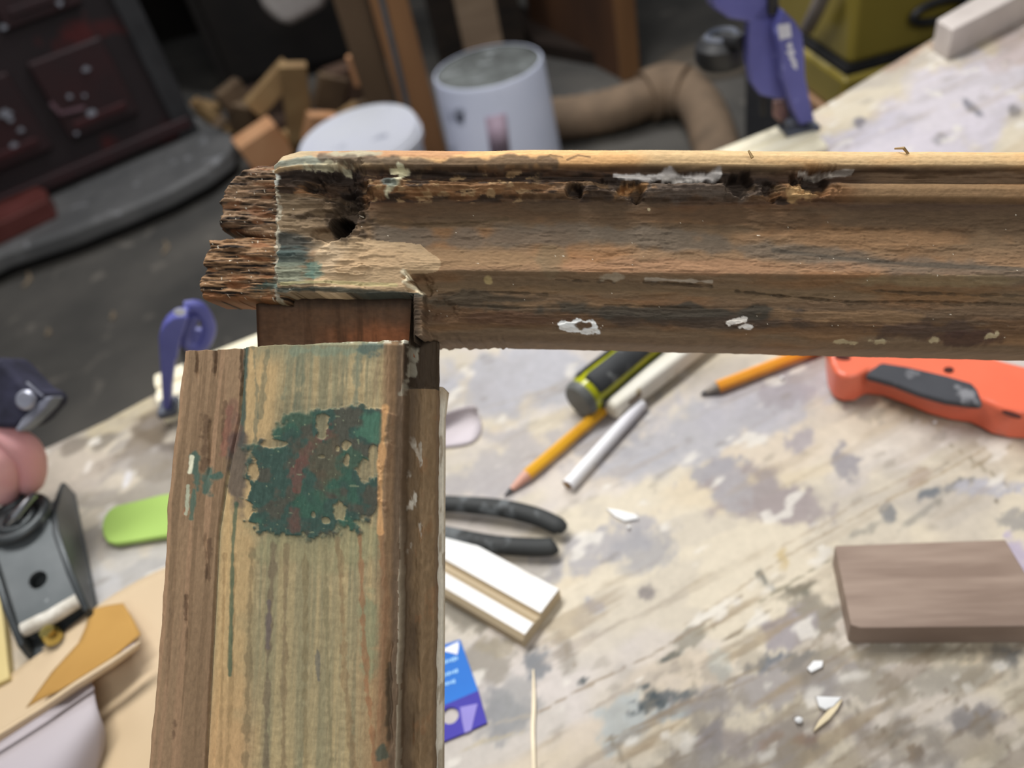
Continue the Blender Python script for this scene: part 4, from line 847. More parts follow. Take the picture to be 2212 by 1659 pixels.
# --- walnut block
wal = mk('walnut', S(156, 136, 122), S(132, 112, 99), 9, (1, 1, 1), rough=.55, bump=.1)
for nd in wal.node_tree.nodes:
    if nd.type == 'MAPPING': nd.vector_type = 'TEXTURE'; _w = B(2172, 1165) - B(1803, 1178); nd.inputs['Scale'].default_value = (.5, .06, .3); nd.inputs['Rotation'].default_value = (0, 0, math.atan2(_w.y, _w.x))
hB = .015
c0 = [(1803, 1178), (2172, 1165), (2285, 1352), (1858, 1356), (1838, 1350)]
slab('walnut_block', c0, 0, hB, wal, 'flat grey-brown walnut block with a rounded front corner', 'wood block', mid=hB, bevel=.0008, seg=2)
# --- chips
wchip = mk('paint_chip_white', S(244, 244, 244), None, 40, rough=.5)
prop(MB().prism(flat_poly([(1762, 1508), (1818, 1510), (1800, 1530), (1782, 1537), (1768, 1530)], .0002), (0, 0, .0022)).make('paint_chip', wchip, bevel=.0004), 'white paint chip touching a cream sliver, below the walnut block', 'paint chip')
prop(MB().prism(flat_poly([(1819, 1513), (1808, 1534), (1790, 1556), (1757, 1582), (1768, 1560), (1786, 1540)], .0002), (0, 0, .0016)).make('wood_sliver', mk('cream_sliver', S(246, 228, 190), None, 30)), 'pointed cream wood sliver leaning on a white paint chip', 'wood sliver')
prop(MB().prism(flat_poly([(1743, 1446), (1757, 1430), (1777, 1430), (1776, 1442), (1752, 1454)], .0002), (0, 0, .0012)).make('paint_chip', wchip), 'small oblong white paint chip in the grey smear left of the walnut block', 'paint chip')
prop(MB().prism(flat_poly([(1310, 1101), (1335, 1105), (1372, 1114), (1380, 1122), (1350, 1128), (1330, 1118)], .0002), (0, 0, .0014)).make('paint_chip', wchip), 'long white paint chip right of the black pliers handles', 'paint chip')
for x, y, s_, lb in ((1689, 817, 6, 'tiny white crumb between orange pencil and red knife'), (1725, 1556, 8, 'small white crumb left of the cream sliver'), (2019, 913, 5, 'tiny cream crumb under the red utility knife'), (1358, 1139, 5, 'tiny white crumb just below the long paint chip')):
    p = B(x, y, .001); prop(MB().ball(p + UP * .0004, s_ * .00024, 5, (1, .8, .6)).make('crumb', wchip), lb, 'crumb')
# --- folded white paper scrap
def sheet(name, rows, mat, parent=None, thick=.0003, sub=2, label=None, cat=None, crisp=False):
    k = len(rows[0]); mb = MB()
    for r_ in rows:
        for (x, y, h) in r_: mb.v.append(B(x, y, h))
    for i in range(len(rows) - 1):
        for j in range(k - 1): mb.f.append([i * k + j, i * k + j + 1, (i + 1) * k + j + 1, (i + 1) * k + j]); mb.mi.append(0)
    o = mb.make(name, mat, parent, smooth=True, subd=sub, auto=False)
    if crisp: o.modifiers['sub'].subdivision_type = 'SIMPLE'
    md = o.modifiers.new('solid', 'SOLIDIFY'); md.thickness = thick; md.offset = 0
    if label: prop(o, label, cat)
    return o
lil = mk('lilac_paper', S(222, 212, 216), S(206, 196, 202), 20, rough=.7, bump=.02)
sheet('paper_scrap', [[(860, 930, .014), (950, 895, .013), (1034, 866, .010)], [(860, 950, .004), (950, 925, .003), (1030, 896, .003)], [(860, 962, .001), (950, 940, .001), (1044, 912, .001)], [(860, 975, .0012), (950, 966, .0012), (1034, 962, .0012)]], lil, sub=2, label='curled white paper scrap poking out behind the stile', cat='paper scrap')
# --- lime glue spreader
slab('glue_spreader', [(640, 1030), (640, 1130), (500, 1148), (345, 1168), (290, 1177), (256, 1182), (238, 1178), (229, 1164), (226, 1144), (230, 1126), (240, 1110), (256, 1099), (300, 1089), (351, 1076), (500, 1052)], .0015, .0055, mk('lime_plastic', S(168, 200, 104), S(160, 192, 98), 10, rough=.4, bump=.03), 'lime green flat plastic stick with rounded end', 'glue spreader', bevel=.0015, seg=3)
# --- sandpaper sheets
tanp = mk('tan_paper', S(206, 184, 154), S(196, 172, 138), 6, rough=.8, bump=.05)
must = mk('mustard_grit', S(184, 142, 76), S(168, 126, 62), 8, rough=.9, bump=.1)
grp = mk('grey_backing', S(178, 170, 174), S(170, 162, 168), 5, rough=.8, bump=.03)
whp = mk('white_backing', S(226, 220, 232), None, 5, rough=.8, bump=.02)
sheet('sandpaper_sheet', [[(-60, 1520, .002), (95, 1400, .004), (200, 1312, .005), (300, 1250, .004), (420, 1195, .003)],
                          [(-70, 1600, .002), (90, 1500, .003), (210, 1400, .003), (320, 1330, .004), (430, 1290, .003)],
                          [(-60, 1700, .002), (110, 1600, .003), (240, 1520, .006), (330, 1420, .010), (430, 1370, .006)],
                          [(0, 1820, .002), (140, 1750, .002), (250, 1650, .004), (330, 1560, .006), (430, 1500, .003)],
                          [(40, 1900, .002), (180, 1850, .002), (280, 1780, .002), (360, 1700, .002), (440, 1640, .002)]], tanp, label='large tan sandpaper sheet spread flat beside the stile', cat='sandpaper')
sheet('sandpaper_curl', [[(196, 1317, .008), (230, 1308, .009), (266, 1303, .011)], [(186, 1352, .009), (240, 1338, .011), (288, 1338, .015)], [(170, 1388, .010), (230, 1376, .014), (304, 1370, .022)], [(112, 1452, .010), (170, 1428, .016), (244, 1420, .026)], [(56, 1530, .011), (90, 1510, .018), (128, 1492, .026)]], must, label='curled mustard sandpaper showing its grit side, above the grey sheet', cat='sandpaper', crisp=True)
sheet('sandpaper_roll', [[(-60, 1612, .024), (20, 1566, .025), (90, 1522, .026), (160, 1474, .027), (240, 1424, .028), (303, 1384, .028)], [(-60, 1622, .026), (20, 1574, .027), (90, 1530, .028), (160, 1482, .029), (240, 1432, .030), (303, 1388, .030)], [(-50, 1634, .020), (26, 1585, .021), (96, 1540, .022), (166, 1492, .023), (244, 1442, .024), (300, 1400, .024)]], tanp, label='narrow rolled tan edge of sandpaper above the grey sheet', cat='sandpaper', crisp=True)
sheet('sandpaper_backing', [[(-70, 1650, .010), (20, 1590, .010), (110, 1525, .010), (203, 1450, .012)],
                            [(-70, 1700, .022), (20, 1640, .024), (130, 1570, .024), (202, 1500, .022)],
                            [(-60, 1740, .024), (40, 1690, .030), (150, 1600, .028), (214, 1548, .022)],
                            [(-40, 1800, .018), (60, 1760, .024), (160, 1680, .020), (238, 1592, .008)],
                            [(0, 1880, .008), (90, 1820, .010), (150, 1760, .008), (200, 1700, .004)]], grp, label='pale grey backing side of a curled sandpaper sheet, nearest the camera', cat='sandpaper')
sheet('sandpaper_flap', [[(232, 1434, .022), (262, 1408, .024), (300, 1382, .026)], [(240, 1436, .012), (268, 1428, .012), (292, 1402, .014)]], whp, label='small white folded flap under the mustard sandpaper tip', cat='sandpaper')
# --- pale wooden board at the left
slab('pine_board', [(-60, 1225), (2, 1250), (12, 1300), (22, 1360), (30, 1440), (34, 1475), (-20, 1500), (-90, 1530)], .0, .006, mk('pale_pine', S(226, 208, 150), S(206, 186, 128), 12, (1, 1, 1), rough=.6), 'pale yellow pine board behind the black hand plane', 'board', bevel=.0006)
# ================================================================== CLAMPS
m_blue = mk('clamp_blue', S(96, 98, 166), S(82, 84, 148), 20, rough=.42, bump=.05, dirt=(S(130, 134, 196), .64), dscale=60)
m_blk = mk('black_plastic', S(40, 40, 42), S(30, 30, 32), 30, rough=.5, bump=.05)
m_pad = mk('clamp_pad', S(96, 100, 112), S(76, 80, 92), 30, rough=.6)
m_mark = mk('clamp_print', S(214, 216, 228), None, 20, rough=.5, bump=0)
NV = Vector((0, -1, 0))
def vert(poly, P0, th, n=NV): return [onp(x, y, P0, n) for x, y in poly]
P0 = B(1722, 268, .014)
cl = thing('bar_clamp', P0, 'tall blue bar clamp with white lettering pressing the far end of the cream moulding', 'clamp')
th = .016
lead_ = [(1673, 8), (1700, 34), (1716, 58), (1721, 100), (1723, 150), (1733, 200), (1744, 246), (1712, 256), (1699, 226), (1686, 190), (1674, 150), (1670, 100), (1660, 50)]
MB().prism(vert(lead_, P0, th), NV * th).make('jaw_arm', m_blue, cl, bevel=.002)
bk = [(1606, 30), (1640, -10), (1675, 6), (1684, 60), (1684, 130), (1692, 204), (1660, 203), (1632, 196), (1612, 170), (1603, 120)]
MB().prism(vert(bk, P0 + Vector((0, .010, 0)), th), NV * .012).make('jaw_body', m_blue, cl, bevel=.003)
top = [(1500, -60), (1560, -60), (1660, -30), (1660, 26), (1625, 40), (1590, 32), (1558, 26), (1524, 4)]
MB().prism(vert(top, P0 + Vector((0, .018, 0)), th), NV * .020).make('trigger_handle', m_blue, cl, bevel=.004)
MB().prism(vert([(1690, 258), (1744, 240), (1750, 252), (1708, 283), (1694, 272)], P0 + Vector((0, -.004, 0)), th), (0, -.006, 0)).make('pad', m_pad, cl, bevel=.002)
MB().box(P0 + Vector((0, -.004, -.001)), (.030, .024, .006)).make('pad', m_pad, cl, bevel=.002)
MB().tube([onp(1664, -60, P0, NV) + Vector((0, -.004, 0)), onp(1666, 24, P0, NV) + Vector((0, -.004, 0))], .0045, 10).make('steel_bar', m_blk, cl)
MB().prism(vert([(1668, 214), (1690, 214), (1698, 250), (1684, 262), (1666, 248)], P0 + Vector((0, .012, 0)), th), NV * .008).make('swivel_foot', mk('pink_grime', S(150, 116, 112), S(120, 100, 84), 60), cl, bevel=.002)
MB().prism(vert([(1636, 198), (1652, 200), (1652, 246), (1636, 246)], P0 + Vector((0, .02, 0)), th), NV * .006).make('bar_end', m_blk, cl)
mb = MB(); f0 = P0 + NV * (th + .0001)
for q in ([(1679, 54), (1706, 50), (1710, 80), (1684, 86)],): mb.prism(vert(q, f0, 0), NV * .0004)
for q in ([(1699, 96), (1709, 90), (1712, 104), (1702, 106)], [(1696, 112), (1714, 106), (1717, 116), (1706, 121)], [(1703, 124), (1712, 120), (1720, 132), (1714, 138)], [(1709, 138), (1720, 132), (1722, 150), (1716, 148)]): mb.prism(vert(q, f0, 0), NV * .0004)
mb.make('printed_lettering', m_mark, cl)
kp = P0 + Vector((0, .05, 0))
k0 = onp(1560, 84, kp, NV)
MB().lathe(k0 - UP * .022, [(.0001, 0), (.020, 0), (.024, .006), (.024, .018), (.018, .024), (.0001, .024)], 24).make('knob', m_blk, cl, smooth=True)
MB().lathe(k0, [(.010, .003), (.013, .006), (.016, .003), (.013, .001)], 24).make('knob_ring', m_pad, cl, smooth=True)
MB().tube([k0, onp(1604, 92, P0 + Vector((0, .01, 0)), NV)], .006, 10).make('spindle', m_blk, cl)
# left clamp: a blue jaw with a looped head
P1 = B(366, 866, .012)
cl = thing('bar_clamp', P1, 'blue bar clamp with looped head gripping the near end of the cream moulding', 'clamp')
arm = [(349, 706), (352, 694), (362, 678), (380, 664), (402, 659), (412, 664), (404, 690), (394, 716), (390, 745), (384, 759), (377, 806), (373, 862), (357, 858), (354, 800)]
MB().prism(vert(arm, P1, 0), NV * .013).make('jaw_arm', m_blue, cl, bevel=.002)
lp = [onp(x, y, P1 + Vector((0, .006, 0)), NV) for x, y in ((402, 664), (424, 662), (440, 676), (451, 702), (448, 726), (436, 746), (416, 748), (402, 738), (402, 715), (412, 690), (424, 676))]
MB().tube(spline(lp, 4), .0038, 10, flat=1.3).make('loop', m_blue, cl, smooth=True)
MB().prism(vert([(404, 720), (418, 704), (446, 706), (448, 726), (436, 746), (416, 750), (402, 742)], P1 + Vector((0, .010, 0)), 0), NV * .006).make('loop_web', m_blue, cl, bevel=.0015)
MB().box(P1 + Vector((0, -.006, -.001)), (.014, .018, .006)).make('pad', m_pad, cl, bevel=.002)
MB().ball(onp(388, 674, P1 - Vector((0, .0135, 0)), NV), .003, 8, (1.3, .2, 1)).make('worn_spot', m_mark, cl)
MB().tube([onp(398, 745, P1 + Vector((0, .006, 0)), NV), onp(412, 820, P1 + Vector((0, .02, 0)), NV)], .003, 8).make('steel_bar', m_blk, cl)

# ================================================================== WHITE PLANK, bench end
pk = [B(2014, 126), B(2048, 132), B(2600, -150), B(2560, -180), B(2300, -60)]
pq = [B(2014, 118), B(2052, 136), B(2700, -230), B(2520, -260), B(2200, -20)]
pln = MB().prism([B(2012, 108), B(2046, 132), B(2560, -140), B(2420, -170), B(2160, 20)], (0, 0, .03))
prop(pln.make('plank', mk('dusty_white', S(206, 196, 190), S(176, 166, 160), 14, rough=.8, bump=.2), bevel=.002), 'dusty white-painted plank lying on the far corner of the workbench', 'plank')

# ================================================================== HAND PLANE
hp = thing('hand_plane', B(80, 1300), 'worn black metal hand plane with a hole in its cap, under the hand', 'hand plane')
m_irn = mk('dark_iron', S(84, 88, 90), S(62, 66, 68), 30, rough=.42, bump=.15, metal=.5, dirt=(S(124, 128, 130), .64), dscale=90)
m_irn2 = mk('grey_iron', S(112, 116, 118), S(90, 95, 97), 22, rough=.45, bump=.1, metal=.4, dirt=(S(150, 154, 156), .66), dscale=80)
axp = (B(130, 1400) - B(92, 1140)).normalized(); sp_ = axp.cross(UP).normalized()
if (B(180, 1300) - B(60, 1300)).dot(sp_) < 0: sp_ = -sp_
fr = B(146, 1392)                      # front end centre of sole
Lp = .125; Wp = .041
def HP(l, s_, h): return fr - axp * l + sp_ * s_ + UP * h
MB().hexa([HP(0, -Wp / 2, 0), HP(0, Wp / 2, 0), HP(Lp, Wp / 2, 0), HP(Lp, -Wp / 2, 0), HP(0, -Wp / 2, .004), HP(0, Wp / 2, .004), HP(Lp, Wp / 2, .004), HP(Lp, -Wp / 2, .004)]).make('sole', m_irn, hp, bevel=.001)
for sg in (-1, 1):
    prof = [(0, .004), (Lp, .004), (Lp, .014), (Lp * .85, .022), (Lp * .6, .034), (Lp * .42, .036), (Lp * .2, .026), (.004, .014)]
    MB().prism([HP(l, sg * Wp / 2, h) for l, h in prof], sp_ * (-sg * .004)).make('side_wall', m_irn, hp, bevel=.0015)
# sloping cap with a round hole
c0, c1 = .012, .075
def CP(l, s_): return HP(l, s_, .012 + (l - c0) / (c1 - c0) * .022)
mb = MB(); hc_ = (.036, .0); n = 40; nrm = (CP(c1, 0) - CP(c0, 0)).cross(sp_).normalized()
if nrm.z < 0: nrm = -nrm
rect = [(c0, -.0165), (c0, .0165), (c1, .0165), (c1, -.0165)]
def rp(th):
    d = (math.cos(th), math.sin(th)); b_ = 1e9
    for v0, lim in ((d[0], c1 - hc_[0]), (-d[0], hc_[0] - c0), (d[1], .0165), (-d[1], .0165)):
        if v0 > 1e-9: b_ = min(b_, lim / v0)
    return hc_[0] + d[0] * b_, d[1] * b_
th_ = sorted([2 * math.pi * i / n for i in range(n)] + [math.atan2(s_, l - hc_[0]) % (2 * math.pi) for l, s_ in rect]); n = len(th_)
for dz in (0, .004):
    for t in th_: mb.v.append(CP(hc_[0] + .0052 * math.cos(t), .0052 * math.sin(t)) + nrm * dz)
    for t in th_: mb.v.append(CP(*rp(t)) + nrm * dz)
for i in range(n):
    j = (i + 1) % n
    mb.f += [[i, j, n + j, n + i], [2 * n + i, 3 * n + i, 3 * n + j, 2 * n + j], [n + i, n + j, 3 * n + j, 3 * n + i], [i, 2 * n + i, 2 * n + j, j]]; mb.mi += [0] * 4
mb.make('lever_cap', m_irn2, hp)
MB().hexa([HP(c0, -.016, .005), HP(c0, .016, .005), HP(c1, .016, .026), HP(c1, -.016, .026), HP(c0, -.016, .008), HP(c0, .016, .008), HP(c1, .016, .030), HP(c1, -.016, .030)]).make('blade', m_irn, hp)
MB().tube([CP(.014, -.016) + UP * .001, CP(.012, 0) + UP * .002, CP(.014, .016) + UP * .001], .0044, 10).make('wood_dust_ridge', mk('white_dust', S(224, 220, 210), S(196, 190, 178), 200, rough=.9), hp, smooth=True)
MB().lathe(HP(.004, -.004, .006), [(.0001, .008), (.004, .008), (.0055, .004), (.0055, 0)], 20).make('brass_nut', mk('brass', S(206, 190, 120), S(170, 150, 80), 80, metal=.9, rough=.25), hp, smooth=True)
for r_, l_, h_, nm in ((.0155, .078, .038, 'cap_ring'), (.009, .076, .040, 'cap_wheel')):
    ring = [HP(l_ + r_ * math.cos(t), r_ * 1.05 * math.sin(t), h_) for t in np.linspace(0, 2 * math.pi, 25)]
    MB().tube(ring, .0035 if nm == 'cap_ring' else .0025, 10, cap=False).make(nm, m_irn, hp, smooth=True)
MB().tube([HP(.075, -.012, .036), HP(.07, .002, .046), HP(.082, .014, .046)], .0028, 10).make('bright_spring', MATS['steel'], hp, smooth=True)
MB().tube([HP(.106, 0, .004), HP(.106, 0, .03), HP(.100, 0, .044)], [.008, .006, .009], 14).make('knob_post', m_irn, hp, smooth=True)
MB().ball(HP(.108, 0, .050), .0125, 10, (1.1, 1.1, .8)).make('palm_knob', mk('knob_pale', S(176, 172, 168), S(140, 136, 132), 40, rough=.4), hp, smooth=True)

# ================================================================== PERSON: sleeve and hand
skin = mk('skin', S(224, 172, 170), S(214, 154, 156), 30, rough=.55, bump=.05, spec=.35)
skin.node_tree.nodes['Principled BSDF'].inputs['Subsurface Weight'].default_value = .08
navy = mk('navy_cloth', S(46, 46, 66), S(30, 30, 46), 90, rough=.85, bump=.4)
knob = HP(.108, 0, .052)
hand_c = dep(-40, 1010, (knob - CAM).dot(F) - .012)        # centre of the hand's back
pe = thing('person', Vector((hand_c.x - .55, hand_c.y + .05, 0)), 'person in a navy jacket, bare hand closed over the hand plane', 'person')
sh = Vector((hand_c.x - .50, hand_c.y + .06, 1.36)); elb = Vector((hand_c.x - .34, hand_c.y + .12, 1.04))
wr = dep(-60, 905, (hand_c - CAM).dot(F) + .012)
bm = bmesh.new(); bv = []; bl = bm.verts.layers.skin.verify() if hasattr(bm.verts.layers, 'skin') else None
nodes = []; edges_ = []; radii = []
def node(p, r_, par=None):
    nodes.append(Vector(p)); radii.append(r_)
    if par is not None: edges_.append((par, len(nodes) - 1))
    return len(nodes) - 1
fw = (knob - wr); fw.normalize()
cam_r = R.copy()
palm_dir = (dep(20, 1040, (hand_c - CAM).dot(F)) - wr).normalized()
n0 = node(elb, .042); n1 = node(elb.lerp(wr, .5), .036, n0); n2 = node(wr, .026, n1)
pc = wr.lerp(hand_c, .7)
n3 = node(pc, .030, n2); 
acr = (R * .35 + U * -.2).normalized()
# knuckles fan out towards the right of the hand, fingers drop and curl round the knob
def PXD(x, y, dd): return dep(x, y, (hand_c - CAM).dot(F) + dd)
fingers = [
    [(22, 945, -.008, .0115), (48, 962, -.006, .0110), (66, 990, .000, .0105), (66, 1030, .008, .0098), (58, 1058, .016, .0088)],
    [(-14, 962, -.010, .0115), (0, 985, -.010, .0112), (12, 1010, -.006, .0106), (14, 1050, .004, .0098), (6, 1082, .012, .0088)],
    [(-52, 975, -.008, .0112), (-48, 1000, -.010, .0108), (-42, 1030, -.006, .0102), (-40, 1068, .004, .0094), (-42, 1096, .012, .0085)],
    [(-88, 985, -.004, .0100), (-90, 1010, -.006, .0096), (-90, 1036, -.002, .0090), (-88, 1066, .006, .0082), (-86, 1086, .012, .0075)],
    [(-10, 925, .014, .0130), (30, 960, .022, .0120), (46, 1010, .026, .0110), (44, 1046, .028, .0100)]]
for fi in fingers:
    p = n3
    for (x, y, dd, r_) in fi: p = node(PXD(x, y, dd), r_, p)
me = bpy.data.meshes.new('arm_and_hand'); o_ = ORG[pe]
me.from_pydata([tuple(v - o_) for v in nodes], edges_, [])
body = link_mesh('arm_and_hand', me, skin, pe)
sk = body.modifiers.new('skin', 'SKIN')
for i, sv in enumerate(me.skin_vertices[0].data):
    sv.radius = (radii[i], radii[i]); sv.use_root = (i == 0)
sk.use_smooth_shade = True
md = body.modifiers.new('sub', 'SUBSURF'); md.levels = 2; md.render_levels = 2
# sleeve with cuff
slv = MB(); cuff_d = (wr - elb).normalized(); ce = wr.lerp(elb, -.02)
path = spline([Vector((sh.x - .02, sh.y, sh.z + .02)), sh, sh.lerp(elb, .5) + Vector((-.01, 0, 0)), elb, elb.lerp(wr, .5), wr.lerp(elb, .12)], 6)
slv.tube(path, lerp_r([.085, .078, .066, .058, .050, .046], len(path)), 24, cap=False)
slv.make('jacket_sleeve', navy, pe, smooth=True, solid=.003, auto=False)
dz = (hand_c - CAM).dot(F) - .02
cu = MB()
cuf = [(-60, 770), (0, 772), (30, 805), (62, 838), (84, 848), (96, 858), (88, 876), (60, 908), (36, 926), (0, 926), (-60, 920)]
cu.prism([dep(x, y, dz) for x, y in cuf], -F * -.030)
cu.make('cuff', navy, pe, bevel=.008, seg=4)
cu = MB(); cu.prism([dep(x, y, dz - .0005) for x, y in ((116, 856), (100, 880), (66, 914), (40, 934), (30, 930), (46, 904), (78, 872), (96, 858))], -F * -.012)
cu.make('cuff_lining', mk('pale_lining', S(138, 140, 152), S(110, 112, 126), 60, rough=.8), pe, bevel=.002, seg=2)
cu = MB(); cu.tube([dep(58, 826, dz - .0006), dep(80, 846, dz - .0006), dep(92, 856, dz - .0006)], .0008, 6).make('cuff_seam', MATS['pale_lining'], pe, smooth=True)
bc = dep(56, 864, dz - .0015)
MB().lathe(bc, [(.0001, .002), (.0045, .002), (.006, .0005), (.006, -.001)], 20, -F).make('snap_button', mk('snap_metal', S(170, 172, 184), S(150, 152, 166), 60, metal=.5, rough=.35), pe, smooth=True)
# ================================================================== ROOM
flm = mk('floor_concrete', S(100, 96, 90), S(74, 72, 69), 3.2, rough=.8, bump=.3, dirt=(S(118, 112, 104), .62), dscale=11)
prop(MB().box((0, 2, -.05), (8, 8, .1)).make('floor', flm), kind='structure')
wlm = mk('wall_dark', S(46, 40, 34), S(28, 25, 22), 2.5, rough=.9, bump=.3)
prop(MB().box((0, 4.6, 1.4), (8, .1, 2.8)).make('wall_back', wlm), kind='structure')
prop(MB().box((-3.4, 2, 1.4), (.1, 8, 2.8)).make('wall_left', wlm), kind='structure')
prop(MB().box((3.6, 2, 1.4), (.1, 8, 2.8)).make('wall_right', wlm), kind='structure')
def G(px, py, z=0.0): return pt(px, py, z)
def up_prism(name, px, zref, z0, z1, mat, parent=None, **kw):
    p = [Vector((q.x, q.y, z0)) for q in (pt(x, y, zref) for x, y in px)]
    return MB().prism(p, (0, 0, z1 - z0)).make(name, mat, parent, **kw)
# --- dark iron machine with a grey foot plate
m_mach = mk('machine_paint', S(48, 38, 40), S(36, 31, 33), 2.2, rough=.55, bump=.3, dirt=(S(84, 34, 34), .57), dscale=5, detail=4)
m_rust = mk('rust_red', S(76, 38, 40), S(58, 30, 32), 12, rough=.6)
m_base = mk('grey_plate', S(112, 111, 110), S(92, 92, 92), 7, rough=.5, bump=.15, dirt=(S(138, 138, 140), .62), dscale=18)
mc = thing('cabinet_machine', G(200, 420, .0), 'dark rust-patched machine cabinet on a rounded grey foot plate, beyond the bench', 'machine')
bo = [(-420, 760), (-150, 620), (0, 545), (140, 500), (262, 452), (360, 410), (440, 368), (492, 330), (508, 300), (494, 282), (470, 270), (440, 262)]
bb = [G(x, y, .10) for x, y in bo]; bkv = Vector((-.35, .9, 0))
bp = bb + [bb[-1] + bkv * .7, bb[0] + bkv * .7]
MB().prism([Vector((q.x, q.y, .035)) for q in bp], (0, 0, .065)).make('foot_plate', m_base, mc, bevel=.02, seg=4)
MB().prism([Vector((q.x - .03, q.y + .06, 0)) for q in bp], (0, 0, .036)).make('plinth', m_blk, mc)
A_ = G(430, 282, .10); B_ = G(-300, 600, .10); side = Vector((-.30, .75, 0))
dx_ = (B_ - A_).normalized(); nf = Vector((dx_.y, -dx_.x, 0))
if nf.dot(CAM - A_) < 0: nf = -nf
HT = 1.75
MB().prism([A_, B_, B_ + side, A_ + side], (0, 0, HT - .10)).make('cabinet_body', m_mach, mc, bevel=.015)
def MP(a_, z): return A_ + dx_ * a_ + UP * (z - .10)
def mbox(a0, a1, z0, z1, d, mat, nm, bev=.006): return MB().prism([MP(a0, z0), MP(a1, z0), MP(a1, z1), MP(a0, z1)], nf * d).make(nm, mat, mc, bevel=bev)
m_m2 = mk('machine_dark', S(48, 36, 38), S(60, 36, 38), 6, rough=.5, bump=.3)
mbox(.0, .075, .10, HT, .018, mk('machine_edge', S(60, 60, 62), S(46, 46, 48), 8, rough=.55), 'corner_post')
for a0 in (.16, .46, .80):
    for z0 in (.24, .60, .96):
        mbox(a0, a0 + .24, z0, z0 + .26, .022, m_m2, 'raised_panel', .01)
        mbox(a0 + .03, a0 + .21, z0 + .03, z0 + .055, .030, m_rust if (a0 + z0) % .3 < .15 else m_m2, 'panel_rib', .004)
mbox(.02, 1.2, .13, .17, .03, m_m2, 'skirt_bar')
flk = mk('pale_flake', S(156, 158, 168), None, 30, rough=.6)
for i, (x, y, s_) in enumerate(((198, 245, .016), (12, 244, .016), (186, 148, .010), (150, 208, .008), (182, 207, .007), (128, 8, .010), (22, 258, .010), (45, 280, .009), (30, 312, .010), (8, 58, .009), (165, 288, .007))):
    n_ = nf; p = onp(x, y, A_ + nf * .026, nf)
    ax_ = dx_; k = 7
    MB().prism([p + (dx_ * math.cos(2 * math.pi * j / k) * s_ * (1 + .5 * math.sin(3.1 * j + i)) + UP * math.sin(2 * math.pi * j / k) * s_ * .8) for j in range(k)], nf * .004).make('paint_flake', flk, mc)
for q in ([(106, 225), (128, 248), (182, 236), (184, 228), (132, 240), (112, 218)],):
    MB().prism([onp(x, y, A_ + nf * .025, nf) for x, y in q], nf * .006).make('label_edge', mk('pink_edge', S(120, 92, 100), None, 20), mc)
for i, (x, y) in enumerate(((165, 382), (182, 372), (203, 366), (232, 356), (262, 344), (296, 330), (322, 318), (345, 308), (366, 300))):
    p = G(x, y, .102); MB().ball(p, .006 + .003 * (i % 3), 5, (1.4, 1, .5)).make('dust_crumb', flk, mc)
rb = up_prism('red_block', [(-160, 556), (104, 438), (122, 446), (126, 470), (-120, 590)], .10, .1005, .165, mk('red_brown_wood', S(110, 58, 54), S(86, 40, 34), 6, rough=.6), bevel=.006)
prop(rb, 'red-brown wooden block sitting on the grey foot plate of the dark machine', 'wood block')
# --- pails
whp2 = mk('pail_white', S(236, 238, 250), S(230, 232, 246), 5, rough=.45, bump=.05, dirt=(S(176, 180, 196), .64), dscale=16)
c = G(772, 290, .37); c.z = 0; Rl = .150
pl_ = thing('white_pail', c, 'white plastic pail with its white lid on, in front of the wood offcuts', 'pail')
MB().lathe(c, [(.0001, 0), (.130, 0), (.132, .004), (.150, .335), (.158, .336), (.158, .352), (.152, .356), (.0001, .356)], 56).make('pail_body', whp2, pl_, smooth=True)
lc = Vector((c.x, c.y, .353))
MB().lathe(lc, [(.150, .0), (.154, .008), (.150, .016), (.142, .014), (.138, .011), (.0001, .011)], 56, (-.04, -.05, 1)).make('lid', whp2, pl_, smooth=True)
MB().lathe(lc + Vector((-.02, .145, .006)), [(.0001, .012), (.006, .010), (.008, 0)], 12).make('lid_tab', whp2, pl_, smooth=True)
c = G(1053, 142, .39); c.z = 0
up_ = thing('upturned_pail', c, 'white pail standing upside down with a dusty grey bottom and faded pink label', 'pail')
MB().lathe(c, [(.158, 0), (.163, .003), (.160, .05), (.157, .06), (.147, .384), (.143, .390), (.139, .390)], 56).make('pail_body', mk('pail_cool', S(218, 222, 240), S(206, 212, 232), 5, rough=.5, bump=.1, dirt=(S(160, 166, 186), .62), dscale=12), up_, smooth=True)
MB().lathe(c + UP * .380, [(.0001, .006), (.06, .004), (.10, .006), (.140, .004), (.143, .009)], 56).make('dusty_bottom', mk('dusty_grey', S(82, 84, 82), S(112, 116, 114), 16, rough=.85, bump=.2, dirt=(S(136, 140, 140), .58), dscale=24), up_, smooth=True)
def pail_patch(px, mat, nm):
    vs = []
    for x, y in px:
        r_ = ray(x, y); ox, oy = CAM.x - c.x, CAM.y - c.y; Rr = .1545
        a_ = r_.x ** 2 + r_.y ** 2; b_ = 2 * (ox * r_.x + oy * r_.y); c_ = ox * ox + oy * oy - Rr * Rr
        t = (-b_ - math.sqrt(max(0, b_ * b_ - 4 * a_ * c_))) / (2 * a_); vs.append(CAM + r_ * t)
    mb = MB(); k = len(vs) // 2; mb.v = vs
    for i in range(k - 1): mb.f.append([i, i + 1, 2 * k - 2 - i, 2 * k - 1 - i]); mb.mi.append(0)
    mb.make(nm, mat, up_, smooth=True, auto=False, solid=.002)
pail_patch([(1048, 254), (1070, 250), (1092, 244), (1102, 330), (1080, 336), (1060, 340)], mk('faded_pink', S(206, 182, 200), None, 20), 'faded_label')
pail_patch([(982, 236), (992, 233), (1002, 236), (1000, 260), (992, 263), (985, 258)], mk('grey_mark', S(142, 146, 162), None, 20), 'grey_mark')
